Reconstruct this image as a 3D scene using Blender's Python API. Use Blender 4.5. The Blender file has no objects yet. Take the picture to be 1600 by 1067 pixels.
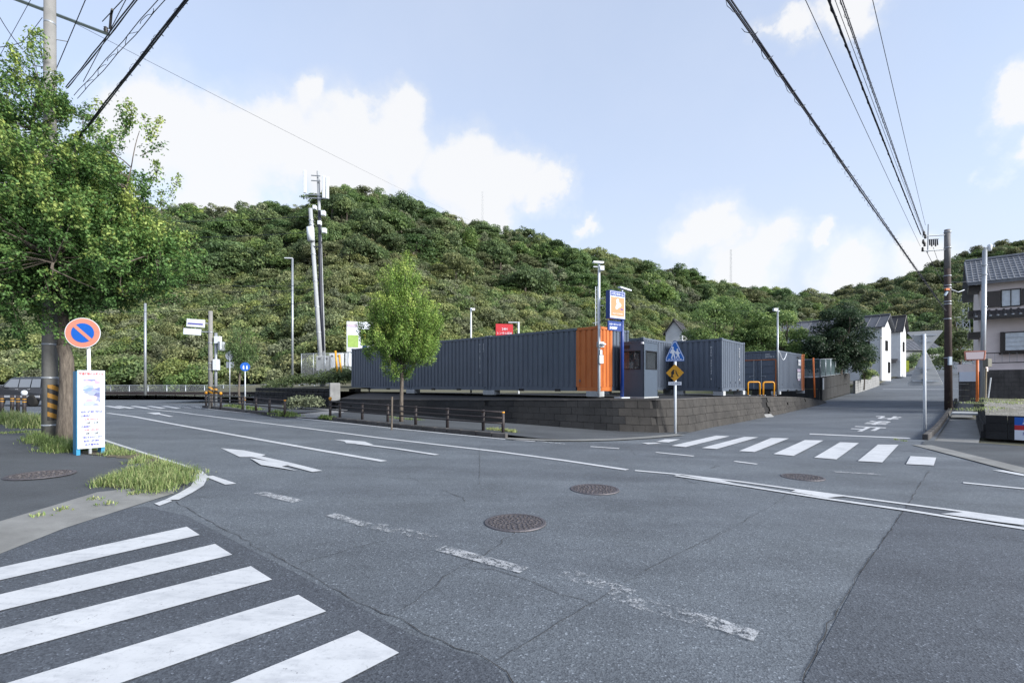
import bpy, bmesh, math, random
import numpy as np
from mathutils import Vector, Matrix
random.seed(7); RNG = np.random.default_rng(11)
SC = bpy.context.scene; COL = SC.collection
R = math.radians
# ------------------------------------------------------------------ camera
EYE = 1.65; FPX = 755.6; CX = 800.0; HY = 602.0          # pixel frame of the 1600x1067 photograph
cam_d = bpy.data.cameras.new('camera'); cam = bpy.data.objects.new('camera', cam_d); COL.objects.link(cam)
cam.location = (0, 0, EYE); cam.rotation_euler = (R(90), 0, 0)
cam_d.sensor_width = 36; cam_d.lens = FPX / 1600 * 36
cam_d.shift_y = (HY - 533.5) / 1600; cam_d.clip_start = .1; cam_d.clip_end = 3000
SC.camera = cam
# ------------------------------------------------------------------ sky, sun, exposure
SKY, EXPO, VEIL, CLOUD = .13, 1.25, (2.45, 2.68, 3.22), (3.12, 3.13, 3.17)
SUN_AZ, SUN_EL = 120.0, 25.0                               # compass degrees clockwise from +Y
W = bpy.data.worlds.new('World'); SC.world = W; W.use_nodes = True
wn, wl = W.node_tree.nodes, W.node_tree.links; wn.clear()
def wnode(t, **k):
    n = wn.new(t)
    for a, b in k.items(): setattr(n, a, b)
    return n
def wmath(op, a, b=None, c=None, clamp=False):
    n = wnode('ShaderNodeMath', operation=op, use_clamp=clamp)
    for i, v in enumerate((a, b, c)):
        if v is None: continue
        if isinstance(v, (int, float)): n.inputs[i].default_value = v
        else: wl.new(v, n.inputs[i])
    return n.outputs[0]
sky = wnode('ShaderNodeTexSky', sky_type='NISHITA', sun_disc=False, sun_elevation=R(SUN_EL), sun_rotation=R(SUN_AZ))
sky.altitude = 0; sky.air_density = 1.0; sky.dust_density = 1.0; sky.ozone_density = 1.6
tc = wnode('ShaderNodeTexCoord')
def vnoise(scale, detail, rough, src):
    n = wnode('ShaderNodeTexNoise'); n.inputs['Scale'].default_value = scale
    n.inputs['Detail'].default_value = detail; n.inputs['Roughness'].default_value = rough
    wl.new(src, n.inputs['Vector']); return n
warp = vnoise(6.0, 7, .6, tc.outputs['Generated'])
sub = wnode('ShaderNodeVectorMath', operation='SUBTRACT'); wl.new(warp.outputs['Color'], sub.inputs[0]); sub.inputs[1].default_value = (.5, .5, .5)
scl = wnode('ShaderNodeVectorMath', operation='SCALE'); wl.new(sub.outputs[0], scl.inputs[0]); scl.inputs['Scale'].default_value = .2
dirw = wnode('ShaderNodeVectorMath', operation='ADD'); wl.new(tc.outputs['Generated'], dirw.inputs[0]); wl.new(scl.outputs[0], dirw.inputs[1])
CLOUDS = [(250,215,105),(350,220,95),(440,230,90),(480,160,48),(540,255,110),(590,200,62),(645,178,52),(640,240,80),
          (730,270,74),(800,285,66),(850,298,46),(760,330,70),(330,310,100),(1115,365,58),(1065,392,50),(1190,385,55),
          (1275,367,30),(1160,430,70),(1330,420,60),(1450,425,56),(1240,38,48),(1325,12,60),
          (1570,165,44),(1620,150,54),(1560,243,26),(1615,235,40),(905,352,24),(90,300,110)]
fld = None
for (px, py, r) in CLOUDS:
    v = Vector(((px - CX) / FPX, 1, (HY - py) / FPX)); L = v.length; v.normalize()
    d = wnode('ShaderNodeVectorMath', operation='DISTANCE'); wl.new(dirw.outputs[0], d.inputs[0]); d.inputs[1].default_value = v
    rr = r / FPX / L * 1.12
    f = wmath('MULTIPLY_ADD', d.outputs['Value'], -1 / rr, 1.0)
    fld = f if fld is None else wmath('SMOOTH_MAX', fld, f, .3)
gen = vnoise(2.2, 6, .6, tc.outputs['Generated'])
sep = wnode('ShaderNodeSeparateXYZ'); wl.new(tc.outputs['Generated'], sep.inputs[0])
back = wmath('MULTIPLY_ADD', sep.outputs['Y'], -2.2, .75, clamp=True)           # beyond the picture: the same scattered cumulus
fld = wmath('MAXIMUM', fld, wmath('MULTIPLY', wmath('MULTIPLY_ADD', gen.outputs['Fac'], 3.4, -1.75), back))
mr = wnode('ShaderNodeMapRange', interpolation_type='SMOOTHSTEP'); wl.new(fld, mr.inputs['Value'])
mr.inputs['From Min'].default_value = -.05; mr.inputs['From Max'].default_value = .58
mask = wmath('MULTIPLY', mr.outputs[0], .95)
low = wmath('POWER', wmath('SUBTRACT', 1.0, wmath('ABSOLUTE', sep.outputs['Z']), clamp=True), 4.5)   # milky air towards the horizon, thin high haze above
veil = wmath('MULTIPLY_ADD', low, .72, wmath('MULTIPLY_ADD', gen.outputs['Fac'], .3, .42), clamp=True)
mask = wmath('MAXIMUM', mask, veil)
cl = wnode('ShaderNodeMixRGB'); cl.inputs[1].default_value = (*VEIL, 1); cl.inputs[2].default_value = (*CLOUD, 1); wl.new(mr.outputs[0], cl.inputs[0])
mx = wnode('ShaderNodeMixRGB'); wl.new(mask, mx.inputs[0]); wl.new(sky.outputs[0], mx.inputs[1]); wl.new(cl.outputs[0], mx.inputs[2])
bg = wnode('ShaderNodeBackground'); bg.inputs['Strength'].default_value = SKY; wl.new(mx.outputs[0], bg.inputs['Color'])
wo = wnode('ShaderNodeOutputWorld'); wl.new(bg.outputs[0], wo.inputs['Surface'])
sd = bpy.data.lights.new('sun', 'SUN'); sd.energy = 3.3; sd.angle = R(24); sd.color = (1, .965, .90)
sun = bpy.data.objects.new('sun', sd); COL.objects.link(sun)
az, el = R(SUN_AZ), R(SUN_EL)
sdir = Vector((math.sin(az) * math.cos(el), math.cos(az) * math.cos(el), math.sin(el)))
sun.rotation_euler = sdir.to_track_quat('Z', 'Y').to_euler(); sun.location = (30, -30, 60)
vs = SC.view_settings; vs.view_transform = 'Standard'; vs.look = 'None'; vs.gamma = 1; vs.exposure = EXPO; vs.use_curve_mapping = False
SC.render.engine = 'CYCLES'; SC.cycles.use_denoising = True; SC.cycles.max_bounces = 5; SC.cycles.diffuse_bounces = 3
SC.cycles.glossy_bounces = 2; SC.cycles.transmission_bounces = 3; SC.cycles.transparent_max_bounces = 8
# ------------------------------------------------------------------ places
def sst(a, b, x): t = min(1, max(0, (x - a) / (b - a))); return t * t * (3 - 2 * t)
P0 = (6.65, 18.1); DS = (.695, .719); DN = (.719, -.695)        # side street: foot of its wall, direction, normal to the right
PS = [-5,0,6,13,22,32,44,56,78,101,150,220]; PZ = [0,0,.05,.16,.41,.8,1.35,2.0,3.3,4.85,8,12]
def su(x, y): return (x-P0[0])*DS[0]+(y-P0[1])*DS[1], (x-P0[0])*DN[0]+(y-P0[1])*DN[1]
def spt(s, u): return (P0[0]+s*DS[0]+u*DN[0], P0[1]+s*DS[1]+u*DN[1])
def zg(x, y):
    s, u = su(x, y)
    return -.02*min(8, max(-16, x)) + float(np.interp(s, PS, PZ))*sst(-12, -2, u)
def gp(px, py, dz=0.0):
    a = (px-CX)/FPX; b = (HY-py)/FPX; prev = Y = 1.5
    while Y < 300 and EYE+b*Y >= zg(a*Y, Y)+dz: prev = Y; Y += .25
    lo, hi = prev, Y
    for _ in range(30):
        m = (lo+hi)/2
        if EYE+b*m < zg(a*m, m)+dz: hi = m
        else: lo = m
    return Vector((a*hi, hi, zg(a*hi, hi)+dz))
def at(px, py, Y): return Vector(((px-CX)/FPX*Y, Y, EYE+(HY-py)/FPX*Y))
# ------------------------------------------------------------------ objects
def link(o, parent=None):
    COL.objects.link(o)
    if parent is not None: o.parent = parent
    return o
def tag(o, label=None, cat=None, group=None, kind=None):
    if label: o['label'] = label
    if cat: o['category'] = cat
    if group: o['group'] = group
    if kind: o['kind'] = kind
    return o
def thing(name, label, cat, loc=(0,0,0), rz=0.0, group=None):
    o = bpy.data.objects.new(name, None); o.empty_display_size = .2; link(o)
    o.location = loc; o.rotation_euler = (0, 0, rz); return tag(o, label, cat, group)
def copy_tree(o, parent=None):
    c = o.copy(); COL.objects.link(c); c.parent = parent
    for ch in o.children: copy_tree(ch, c)
    return c
class MB:
    def __init__(s): s.v = []; s.f = []; s.m = []
    def add(s, vs, fs, m=0):
        b = len(s.v); s.v += [tuple(p) for p in vs]; s.f += [tuple(i+b for i in f) for f in fs]; s.m += [m]*len(fs); return s
    def box(s, c, d, rz=0.0, m=0, tilt=None):
        x, y, z = (k/2 for k in d); M = Matrix.Rotation(rz, 3, 'Z')
        if tilt: M = M @ tilt
        vs = [Vector(c)+M @ Vector((sx*x, sy*y, sz*z)) for sz in (-1, 1) for sx, sy in ((-1,-1),(1,-1),(1,1),(-1,1))]
        return s.add(vs, [(3,2,1,0),(4,5,6,7),(0,1,5,4),(1,2,6,5),(2,3,7,6),(3,0,4,7)], m)
    def tube(s, pts, r, n=8, m=0, cap=True):
        pts = [Vector(p) for p in pts]; rs = r if isinstance(r, (list, tuple)) else [r]*len(pts); vs = []; fs = []
        up = None
        for i, p in enumerate(pts):
            t = (pts[min(i+1, len(pts)-1)]-pts[max(i-1, 0)]).normalized()
            if up is None: up = Vector((0,0,1)) if abs(t.z) < .9 else Vector((1,0,0))
            a = t.cross(up).normalized(); b = a.cross(t).normalized(); up = b
            for k in range(n):
                q = 2*math.pi*k/n; vs.append(p+(a*math.cos(q)+b*math.sin(q))*rs[i])
        for i in range(len(pts)-1):
            for k in range(n):
                fs.append((i*n+k, i*n+(k+1) % n, (i+1)*n+(k+1) % n, (i+1)*n+k))
        if cap: fs += [tuple(range(n))[::-1], tuple(range((len(pts)-1)*n, len(pts)*n))]
        return s.add(vs, fs, m)
    def prism(s, poly, dv, m=0):          # polygon (list of 3d points) extruded along dv
        poly = [Vector(p) for p in poly]; n = len(poly); dv = Vector(dv)
        return s.add(poly+[p+dv for p in poly], [tuple(range(n))[::-1], tuple(range(n, 2*n))]+[(i, (i+1) % n, n+(i+1) % n, n+i) for i in range(n)], m)
    def lathe(s, prof, n=16, c=(0,0,0), m=0):
        c = Vector(c); vs = []; fs = []
        for (r, z) in prof:
            for k in range(n):
                q = 2*math.pi*k/n; vs.append(c+Vector((r*math.cos(q), r*math.sin(q), z)))
        for i in range(len(prof)-1):
            for k in range(n): fs.append((i*n+k, i*n+(k+1) % n, (i+1)*n+(k+1) % n, (i+1)*n+k))
        fs.append(tuple(range(n))[::-1]); fs.append(tuple(range((len(prof)-1)*n, len(prof)*n)))
        return s.add(vs, fs, m)
    def build(s, name, mats, parent=None, smooth=False):
        me = bpy.data.meshes.new(name); me.from_pydata(s.v, [], s.f)
        for m in (mats if isinstance(mats, (list, tuple)) else [mats]): me.materials.append(m)
        if any(s.m): me.polygons.foreach_set('material_index', s.m)
        if smooth: me.polygons.foreach_set('use_smooth', [True]*len(me.polygons))
        me.update(); o = bpy.data.objects.new(name, me); return link(o, parent)
def bevel(o, w=.01, seg=2):
    m = o.modifiers.new('bevel', 'BEVEL'); m.width = w; m.segments = seg; m.limit_method = 'ANGLE'; return o
def npmesh(name, V, Fq, mats, parent=None, smooth=False, midx=None):
    V = np.asarray(V, dtype=np.float32); Fq = np.asarray(Fq, dtype=np.int32); k = Fq.shape[1]
    me = bpy.data.meshes.new(name); me.vertices.add(len(V)); me.vertices.foreach_set('co', V.ravel())
    me.loops.add(Fq.size); me.loops.foreach_set('vertex_index', Fq.ravel()); me.polygons.add(len(Fq))
    me.polygons.foreach_set('loop_start', np.arange(0, Fq.size, k, dtype=np.int32))
    for m in (mats if isinstance(mats, (list, tuple)) else [mats]): me.materials.append(m)
    if midx is not None: me.polygons.foreach_set('material_index', np.asarray(midx, dtype=np.int32))
    if smooth: me.polygons.foreach_set('use_smooth', np.ones(len(Fq), dtype=bool))
    me.update(calc_edges=True); me.validate(); o = bpy.data.objects.new(name, me); return link(o, parent)
def text_mesh(body, size=1.0, extrude=0.0, bold=0.0):
    c = bpy.data.curves.new('lettering', 'FONT'); c.body = body; c.size = size; c.extrude = extrude; c.offset = bold
    c.align_x = 'CENTER'; c.align_y = 'CENTER'; c.resolution_u = 2
    o = bpy.data.objects.new('lettering', c); COL.objects.link(o); bpy.context.view_layer.update()
    me = bpy.data.meshes.new_from_object(o.evaluated_get(bpy.context.evaluated_depsgraph_get()))
    bpy.data.objects.remove(o); bpy.data.curves.remove(c); me.materials.clear(); return me
def lettering(body, size, mat, parent, M, width=None, height=None, bold=0.0, name='lettering'):
    me = text_mesh(body, size, 0.0, bold)
    if width or height:
        xs = [v.co.x for v in me.vertices]; ys = [v.co.y for v in me.vertices]
        if xs:
            w = max(xs)-min(xs); h = max(ys)-min(ys); cx_ = (max(xs)+min(xs))/2; cy_ = (max(ys)+min(ys))/2
            fx = (width/w) if width else (height/h); fy = (height/h) if height else (width/w)
            for v in me.vertices: v.co.x = (v.co.x-cx_)*fx; v.co.y = (v.co.y-cy_)*fy
    me.materials.append(mat); o = bpy.data.objects.new(name, me); link(o, parent); o.matrix_local = M; return o
def face_matrix(origin, xdir, ydir=(0,0,1)):           # local x along xdir, local y along ydir, z out
    x = Vector(xdir).normalized(); y = Vector(ydir).normalized(); z = x.cross(y).normalized(); y = z.cross(x)
    M = Matrix((x, y, z)).transposed().to_4x4(); M.translation = Vector(origin); return M
# ------------------------------------------------------------------ materials
def lin(h):
    h = h.lstrip('#'); c = [int(h[i:i+2], 16)/255 for i in (0, 2, 4)]
    return tuple(x/12.92 if x <= .04045 else ((x+.055)/1.055)**2.4 for x in c)
class NT:
    def __init__(s, name):
        s.mat = bpy.data.materials.new(name); s.mat.use_nodes = True; s.t = s.mat.node_tree; s.n = s.t.nodes; s.l = s.t.links
        s.b = s.n['Principled BSDF']; s.out = s.n['Material Output']; s.tc = s.n.new('ShaderNodeTexCoord')
    def node(s, t, **k):
        n = s.n.new(t)
        for a, b in k.items(): setattr(n, a, b)
        return n
    def noise(s, scale, detail=4, rough=.55, coord='Object', vec=None):
        n = s.node('ShaderNodeTexNoise'); n.inputs['Scale'].default_value = scale; n.inputs['Detail'].default_value = detail; n.inputs['Roughness'].default_value = rough
        s.l.new(vec if vec is not None else s.tc.outputs[coord], n.inputs['Vector']); return n.outputs['Fac']
    def stretch(s, sx, sy, sz, coord='Object'):
        m = s.node('ShaderNodeMapping'); m.inputs['Scale'].default_value = (sx, sy, sz); s.l.new(s.tc.outputs[coord], m.inputs['Vector']); return m.outputs[0]
    def ramp(s, fac, stops):
        r = s.node('ShaderNodeValToRGB'); el = r.color_ramp.elements
        while len(el) < len(stops): el.new(.5)
        for e, (p, c) in zip(el, stops): e.position = p; e.color = (*c, 1) if len(c) == 3 else c
        s.l.new(fac, r.inputs[0]); return r.outputs[0]
    def mix(s, fac, a, b, mode='MIX'):
        m = s.node('ShaderNodeMixRGB', blend_type=mode)
        for i, v in ((0, fac), (1, a), (2, b)):
            if isinstance(v, (int, float)): m.inputs[i].default_value = v
            elif isinstance(v, tuple): m.inputs[i].default_value = (*v, 1) if len(v) == 3 else v
            else: s.l.new(v, m.inputs[i])
        return m.outputs[0]
    def math(s, op, a, b=0.0, clamp=False):
        m = s.node('ShaderNodeMath', operation=op, use_clamp=clamp)
        for i, v in ((0, a), (1, b)):
            if isinstance(v, (int, float)): m.inputs[i].default_value = v
            else: s.l.new(v, m.inputs[i])
        return m.outputs[0]
    def col(s, c):
        if isinstance(c, tuple): s.b.inputs['Base Color'].default_value = (*c, 1)
        else: s.l.new(c, s.b.inputs['Base Color'])
        return s
    def set(s, **k):
        for a, v in k.items(): s.b.inputs[a.replace('_', ' ')].default_value = v
        return s
    def bump(s, fac, strength=.3, dist=.01):
        b = s.node('ShaderNodeBump'); b.inputs['Strength'].default_value = strength; b.inputs['Distance'].default_value = dist
        s.l.new(fac, b.inputs['Height']); s.l.new(b.outputs[0], s.b.inputs['Normal']); return s
MAT = {}
def plain(name, c, rough=.6, metal=0.0, var=.12, scale=6.0, spec=.4, bump=0.0):
    if name in MAT: return MAT[name]
    n = NT(name); a = tuple(x*(1-var) for x in c); b = tuple(min(1, x*(1+var)) for x in c)
    f = n.noise(scale, 5, .6); n.col(n.ramp(f, [(.3, a), (.7, b)])).set(Roughness=rough, Metallic=metal)
    n.b.inputs['Specular IOR Level'].default_value = spec
    if bump: n.bump(n.noise(scale*6, 4), bump, .01)
    MAT[name] = n.mat; return n.mat
def asphalt(name, c, speck=.75, patch=.3, rough=.85):
    n = NT(name); base = n.ramp(n.noise(.35, 6, .62), [(.3, tuple(x*(1-patch) for x in c)), (.7, tuple(x*(1+patch) for x in c))])
    base = n.mix(.5, base, n.ramp(n.noise(1.1, 6, .7), [(.3, tuple(x*(1-patch*.8) for x in c)), (.72, tuple(x*(1+patch*.8) for x in c))]))
    v = n.node('ShaderNodeTexVoronoi'); v.inputs['Scale'].default_value = 88; n.l.new(n.tc.outputs['Object'], v.inputs['Vector'])
    sepc = n.node('ShaderNodeSeparateColor'); n.l.new(v.outputs['Color'], sepc.inputs[0])
    grain = n.ramp(sepc.outputs[0], [(0, (.48,.48,.50)), (.5, (.95,.95,.96)), (.955, (1.28,1.27,1.25)), (1, (2.7,2.65,2.6))])
    g2 = n.ramp(n.noise(240, 2, .5), [(.3, (.75,.75,.75)), (.7, (1.22,1.22,1.22))])
    base = n.mix(speck, base, n.mix(1.0, base, grain, 'MULTIPLY')); base = n.mix(speck, base, n.mix(1.0, base, g2, 'MULTIPLY'))
    rot = n.node('ShaderNodeMapping'); rot.inputs['Rotation'].default_value = (0,0,R(35.7)); rot.inputs['Scale'].default_value = (.12,.75,1); n.l.new(n.tc.outputs['Object'], rot.inputs['Vector'])
    band = n.ramp(n.noise(1.0, 6, .6, vec=rot.outputs[0]), [(.3, (.74,.74,.76)), (.7, (1.2,1.2,1.18))]); base = n.mix(1.0, base, band, 'MULTIPLY')
    spots = n.ramp(n.noise(2.4, 9, .72), [(.26, (.62,.62,.64)), (.38, (1,1,1))]); base = n.mix(.8, base, n.mix(1.0, base, spots, 'MULTIPLY'))
    n.col(base).set(Roughness=rough); n.b.inputs['Specular IOR Level'].default_value = .35
    n.bump(v.outputs['Distance'], .35, .006); MAT[name] = n.mat; return n.mat
def concrete(name, c, var=.3, streak=.25, scale=1.5):
    n = NT(name); base = n.ramp(n.noise(scale, 7, .65), [(.28, tuple(x*(1-var) for x in c)), (.72, tuple(x*(1+var) for x in c))])
    st = n.ramp(n.noise(1.0, 6, .6, vec=n.stretch(5, 5, .5)), [(.35, (.55,.55,.56)), (.62, (1.06,1.06,1.05))])
    base = n.mix(streak, base, n.mix(1.0, base, st, 'MULTIPLY'))
    n.col(base).set(Roughness=.9); n.bump(n.noise(28, 6, .65), .35, .012); MAT[name] = n.mat; return n.mat
def road_paint(name, wear):
    n = NT(name); f = n.noise(9, 8, .75); g = n.noise(60, 4, .7)
    m = n.math('ADD', n.math('MULTIPLY', f, .6), n.math('MULTIPLY', g, .4))
    mk = n.ramp(m, [(wear-.03, (0,0,0)), (wear+.05, (1,1,1))])
    white = n.ramp(n.noise(2.2, 6, .65), [(.3, (.40,.42,.45)), (.75, (.50,.52,.55))])
    dirt = n.ramp(n.noise(26, 8, .8), [(.30, (.55,.56,.58)), (.46, (1,1,1))]); white = n.mix(.75, white, n.mix(1.0, white, dirt, 'MULTIPLY'))
    scuff = n.ramp(n.noise(1.0, 7, .7, vec=n.stretch(2.2, 7, 1)), [(.34, (.72,.73,.75)), (.5, (1,1,1))]); white = n.mix(.7, white, n.mix(1.0, white, scuff, 'MULTIPLY'))
    n.col(white).set(Roughness=.75); n.l.new(n.mix(1.0, mk, (.72,.72,.72) if wear > .45 else (1.0,1.0,1.0), 'MULTIPLY'), n.b.inputs['Alpha']); MAT[name] = n.mat; return n.mat
road_paint('paint_fresh', .355); road_paint('paint', .37); road_paint('paint_worn', .49); road_paint('paint_faded', .54)
asphalt('asphalt', (.099,.115,.135)); asphalt('asphalt_dark', (.068,.079,.097), speck=.8); asphalt('asphalt_street', (.092,.107,.128), speck=.5, patch=.2)
asphalt('asphalt_walk', (.064,.072,.082), speck=.3, patch=.3); asphalt('asphalt_black', (.014,.016,.021), speck=.2)
concrete('concrete', (.20,.205,.21)); concrete('concrete_pale', (.36,.38,.40), var=.12); concrete('concrete_dark', (.065,.062,.062), var=.45, streak=.6)
concrete('concrete_black', (.016,.017,.019), var=.5, streak=.7); concrete('gutter', (.17,.175,.175), var=.25)
plain('joint', (.02,.02,.02), .95); plain('crack', (.03,.03,.032), .95)
plain('galv', (.34,.37,.41), .45, .55, .1, 9); plain('white_paint', (.58,.62,.67), .45, 0, .05); plain('pole_concrete', (.19,.19,.186), .85, 0, .14, 4, bump=.15)
plain('black', (.012,.012,.014), .5); plain('wire', (.014,.017,.03), .55); plain('yellow', (.50,.25,.015), .5); plain('amber', (.60,.27,.015), .35)
plain('orange', (.55,.14,.03), .5); plain('dark_brown', (.032,.026,.027), .6, 0, .25); plain('iron', (.10,.094,.105), .6, .5, .25, 12)
# ================================================================== ground, roads, kerbs, markings
def sheet(name, xs, ys, zf, mat, keep=None, parent=None):
    X, Y = np.meshgrid(xs, ys); Z = np.array([[zf(x, y) for x in xs] for y in ys]); nx = len(xs)
    V = np.stack([X.ravel(), Y.ravel(), Z.ravel()], 1); F = []
    for j in range(len(ys)-1):
        for i in range(nx-1):
            if keep is None or keep((xs[i]+xs[i+1])/2, (ys[j]+ys[j+1])/2): F.append((j*nx+i, j*nx+i+1, (j+1)*nx+i+1, (j+1)*nx+i))
    return npmesh(name, V, F, mat, parent, smooth=True)
n = NT('soil'); n.col(n.mix(n.noise(.8, 7, .7), (.05,.06,.025), (.13,.115,.085))).set(Roughness=.95); n.bump(n.noise(9, 6), .5, .05); MAT['soil'] = n.mat
xs = np.concatenate([np.linspace(-900,-95,18), np.arange(-90,90,3.0), np.linspace(95,900,18)]); ys = np.concatenate([np.linspace(-300,-30,8), np.arange(-26,110,3.0), np.linspace(115,1200,22)])
ground = tag(sheet('ground', xs, ys, lambda x, y: zg(x, y)-.09, MAT['soil']), kind='structure')
road = tag(sheet('road', np.arange(-75, 61, 1.0), np.arange(-14, 56, 1.0), zg, MAT['asphalt'], keep=lambda x, y: not (su(x, y)[0] > 1.5 and su(x, y)[1] > -18)), kind='structure')
def strip(name, s_list, u_list, dz, mat, parent=None):
    V = [(*spt(s, u), zg(*spt(s, u))+dz) for s in s_list for u in u_list]; k = len(u_list)
    F = [(i*k+j, i*k+j+1, (i+1)*k+j+1, (i+1)*k+j) for i in range(len(s_list)-1) for j in range(k-1)]
    return npmesh(name, V, F, mat, parent, smooth=True)
street = tag(strip('side_street', list(np.arange(-.5, 60, 1.5))+list(np.arange(60, 150, 5.0)), [-1.0,0,1.2,2.4,3.6,4.8,6.0,6.75], .004, MAT['asphalt_street']), kind='structure')
def ribbon(name, pts, w, mat, parent, dz=.011, step=.6):
    P = [Vector(p[:2]) for p in pts]; Q = []
    for a, b in zip(P[:-1], P[1:]):
        k = max(1, int((b-a).length/step)); Q += [a+(b-a)*i/k for i in range(k)]
    Q.append(P[-1]); V = []; F = []
    for i, q in enumerate(Q):
        t = (Q[min(i+1, len(Q)-1)]-Q[max(i-1, 0)]).normalized(); nn = Vector((-t.y, t.x)); ww = w[0]+(w[1]-w[0])*i/max(1, len(Q)-1) if isinstance(w, tuple) else w
        for s in (-.5, .5):
            e = q+nn*ww*s; V.append((e.x, e.y, zg(e.x, e.y)+dz))
    F = [(2*i, 2*i+1, 2*i+3, 2*i+2) for i in range(len(Q)-1)]
    return npmesh(name, V, F, mat, parent)
def flat_poly(name, pts, mat, parent, dz=.011):
    bm = bmesh.new(); vs = [bm.verts.new((p[0], p[1], zg(p[0], p[1])+dz)) for p in pts]; f = bm.faces.new(vs)
    if f.normal.z < 0: f.normal_flip()
    bmesh.ops.triangulate(bm, faces=[f])
    me = bpy.data.meshes.new(name); bm.to_mesh(me); bm.free(); me.materials.append(mat); return link(bpy.data.objects.new(name, me), parent)
G = lambda L: [gp(*p) for p in L]
# asphalt repairs: the darker lane bottom right of the long joint, the darker strip under the near crossing
flat_poly('asphalt_patch', G([(1418,790),(1470,797),(1600,828)])+[Vector((9,2.2,0)),Vector((3.1,1.2,0))]+G([(1255,1066),(1345,895)]), MAT['asphalt_dark'], road, .004)
flat_poly('asphalt_patch', G([(228,792),(292,806),(480,905),(640,990),(775,1040),(790,1066)])+[Vector((-.2,1.4,0)),Vector((-4.2,1.3,0)),Vector((-7.2,3.2,0)),Vector((-6.4,5.2,0))], MAT['asphalt_dark'], road, .004)
# near pedestrian crossing
for (tr, tl, br, bl) in [((292,824),(0,888),(312,837),(0,908)),((336,851),(0,930.5),(363,868),(0,956)),((392,886),(0,985),(425,907),(0,1024.5)),((466,931),(20,1067),(509.5,957),(196,1067)),((560,987),(366,1067),(623.5,1022),(537,1067))]:
    TR, TL, BR, BL = G([tr, tl, br, bl]); dt = (TL-TR).normalized(); db = (BL-BR).normalized()
    P = [TR+dt*.4*i for i in range(11)]+[BR+db*.4*i for i in range(10, -1, -1)]; V = [(p.x, p.y, zg(p.x, p.y)+.012) for p in P]
    npmesh('crossing_stripe', V, [(i, i+1, 20-i, 21-i) for i in range(10)], MAT['paint_fresh'], road)
for q in [[(1002,692.5),(1024,692),(1034,693.6),(1012,694.5)],[(1025,690.7),(1039,686.7),(1062.5,686.7),(1045,691.7)],[(1049,697),(1119,681),(1140,682),(1071,699)],[(1096,700.5),(1163,683),(1185,683.5),(1120,702)],[(1154.5,705.3),(1205,684.7),(1233,685.3),(1179,706.7)],[(1208,710),(1257.6,688),(1286.5,688.6),(1240,712.8)],[(1272,715.5),(1312.6,691.3),(1342,692.7),(1307,718.3)],[(1340,721),(1371.8,695),(1404,695.4),(1378.6,723)],[(1415.8,725.7),(1422.6,713.3),(1463,715.5),(1459,728)]]:
    flat_poly('crossing_stripe', G(q), MAT['paint_fresh'], road, .016)
for k, x0 in enumerate((650,715,810,910,1005,1090,1180)):
    q = [(x0,297),(x0+34,295.5),(x0+128,309),(x0+96,313)]; flat_poly('crossing_stripe', G([(x/4, 560+y/4+.3) for x, y in q]), MAT['paint' if k < 5 else 'paint_worn'], road)
# lane lines
ribbon('lane_line', G([(168,645.5),(280,664.5),(400,686),(500,703.8),(600,721)]), .17, MAT['paint'], road)
ribbon('lane_line', G([(230,639),(300,647),(380,657),(480,669.5),(590,684),(680,694.5),(780,706),(880,719.5),(980,734.5)]), .16, MAT['paint'], road)
ribbon('edge_line', G([(306,637),(340,640.7),(380,645),(480,655),(560,663.5),(630,671),(700,678),(780,685.5),(836,690)]), .14, MAT['paint'], road)
ribbon('edge_line', G([(40,646.5),(52,650),(70,656),(120,674),(167.5,691),(225,710),(275,726),(307.5,737.5),(316,746),(308,760),(290,771),(268,782)]), .17, MAT['paint_fresh'], road, .014, .25)
flat_poly('edge_line', G([(262,780),(269,783.5),(249,791),(241,787.5)]), MAT['paint'], road)
flat_poly('lane_dash', G([(320,745),(332.5,743.7),(369.5,756),(352.5,758)]), MAT['paint_fresh'], road)
ribbon('lane_dash', G([(404,770),(466,784)]), .17, MAT['paint_worn'], road); ribbon('lane_dash', G([(517,804.5),(574,821)]), .15, MAT['paint_worn'], road)
ribbon('lane_dash', G([(560,817),(680,842)]), .2, MAT['paint_faded'], road, .013); ribbon('lane_dash', G([(688,857),(819,892)]), .16, MAT['paint_worn'], road)
ribbon('lane_dash', G([(880,895),(985,930)]), .22, MAT['paint_faded'], road); ribbon('lane_dash', G([(960,934),(1120,976)]), .2, MAT['paint_faded'], road); ribbon('lane_dash', G([(1110,973),(1182,996)]), .17, MAT['paint_worn'], road, .014)
# double line with hatches to the right
UP = [(992,735.5),(1060,741.5),(1160,753.5),(1242,765),(1330,776.8),(1418,788.4),(1512,800.8),(1600,813),(1680,824)]
LO = [(1055,743.5),(1160,759.3),(1234,771),(1292,780),(1413,797.5),(1500,811.5),(1600,827),(1680,839)]
ribbon('lane_line', G(UP), .12, MAT['paint'], road); ribbon('lane_line', G(LO), .13, MAT['paint'], road, .014)
for q in [[(1060,742),(1120,749),(1150,757),(1110,751)],[(1236,769),(1246,766),(1320,776.5),(1292,779)],[(1470,804),(1512,801),(1600,813),(1600,822),(1560,817)]]: flat_poly('lane_hatch', G(q), MAT['paint'], road, .017)
for a, b, m in [((840,689.5),(882.5,694),'paint_worn'),((922.5,698),(967.5,701),'paint'),((1025,707),(1084,713),'paint'),((1147.5,721),(1183,725.5),'paint'),((1304,737.5),(1374.5,741.6),'paint_worn'),((1505,754.5),(1640,768),'paint')]: ribbon('lane_dash', G([a, b]), .14, MAT[m], road)
ribbon('edge_line', G([(1559,735),(1640,750)]), .22, MAT['paint'], road)
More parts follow.
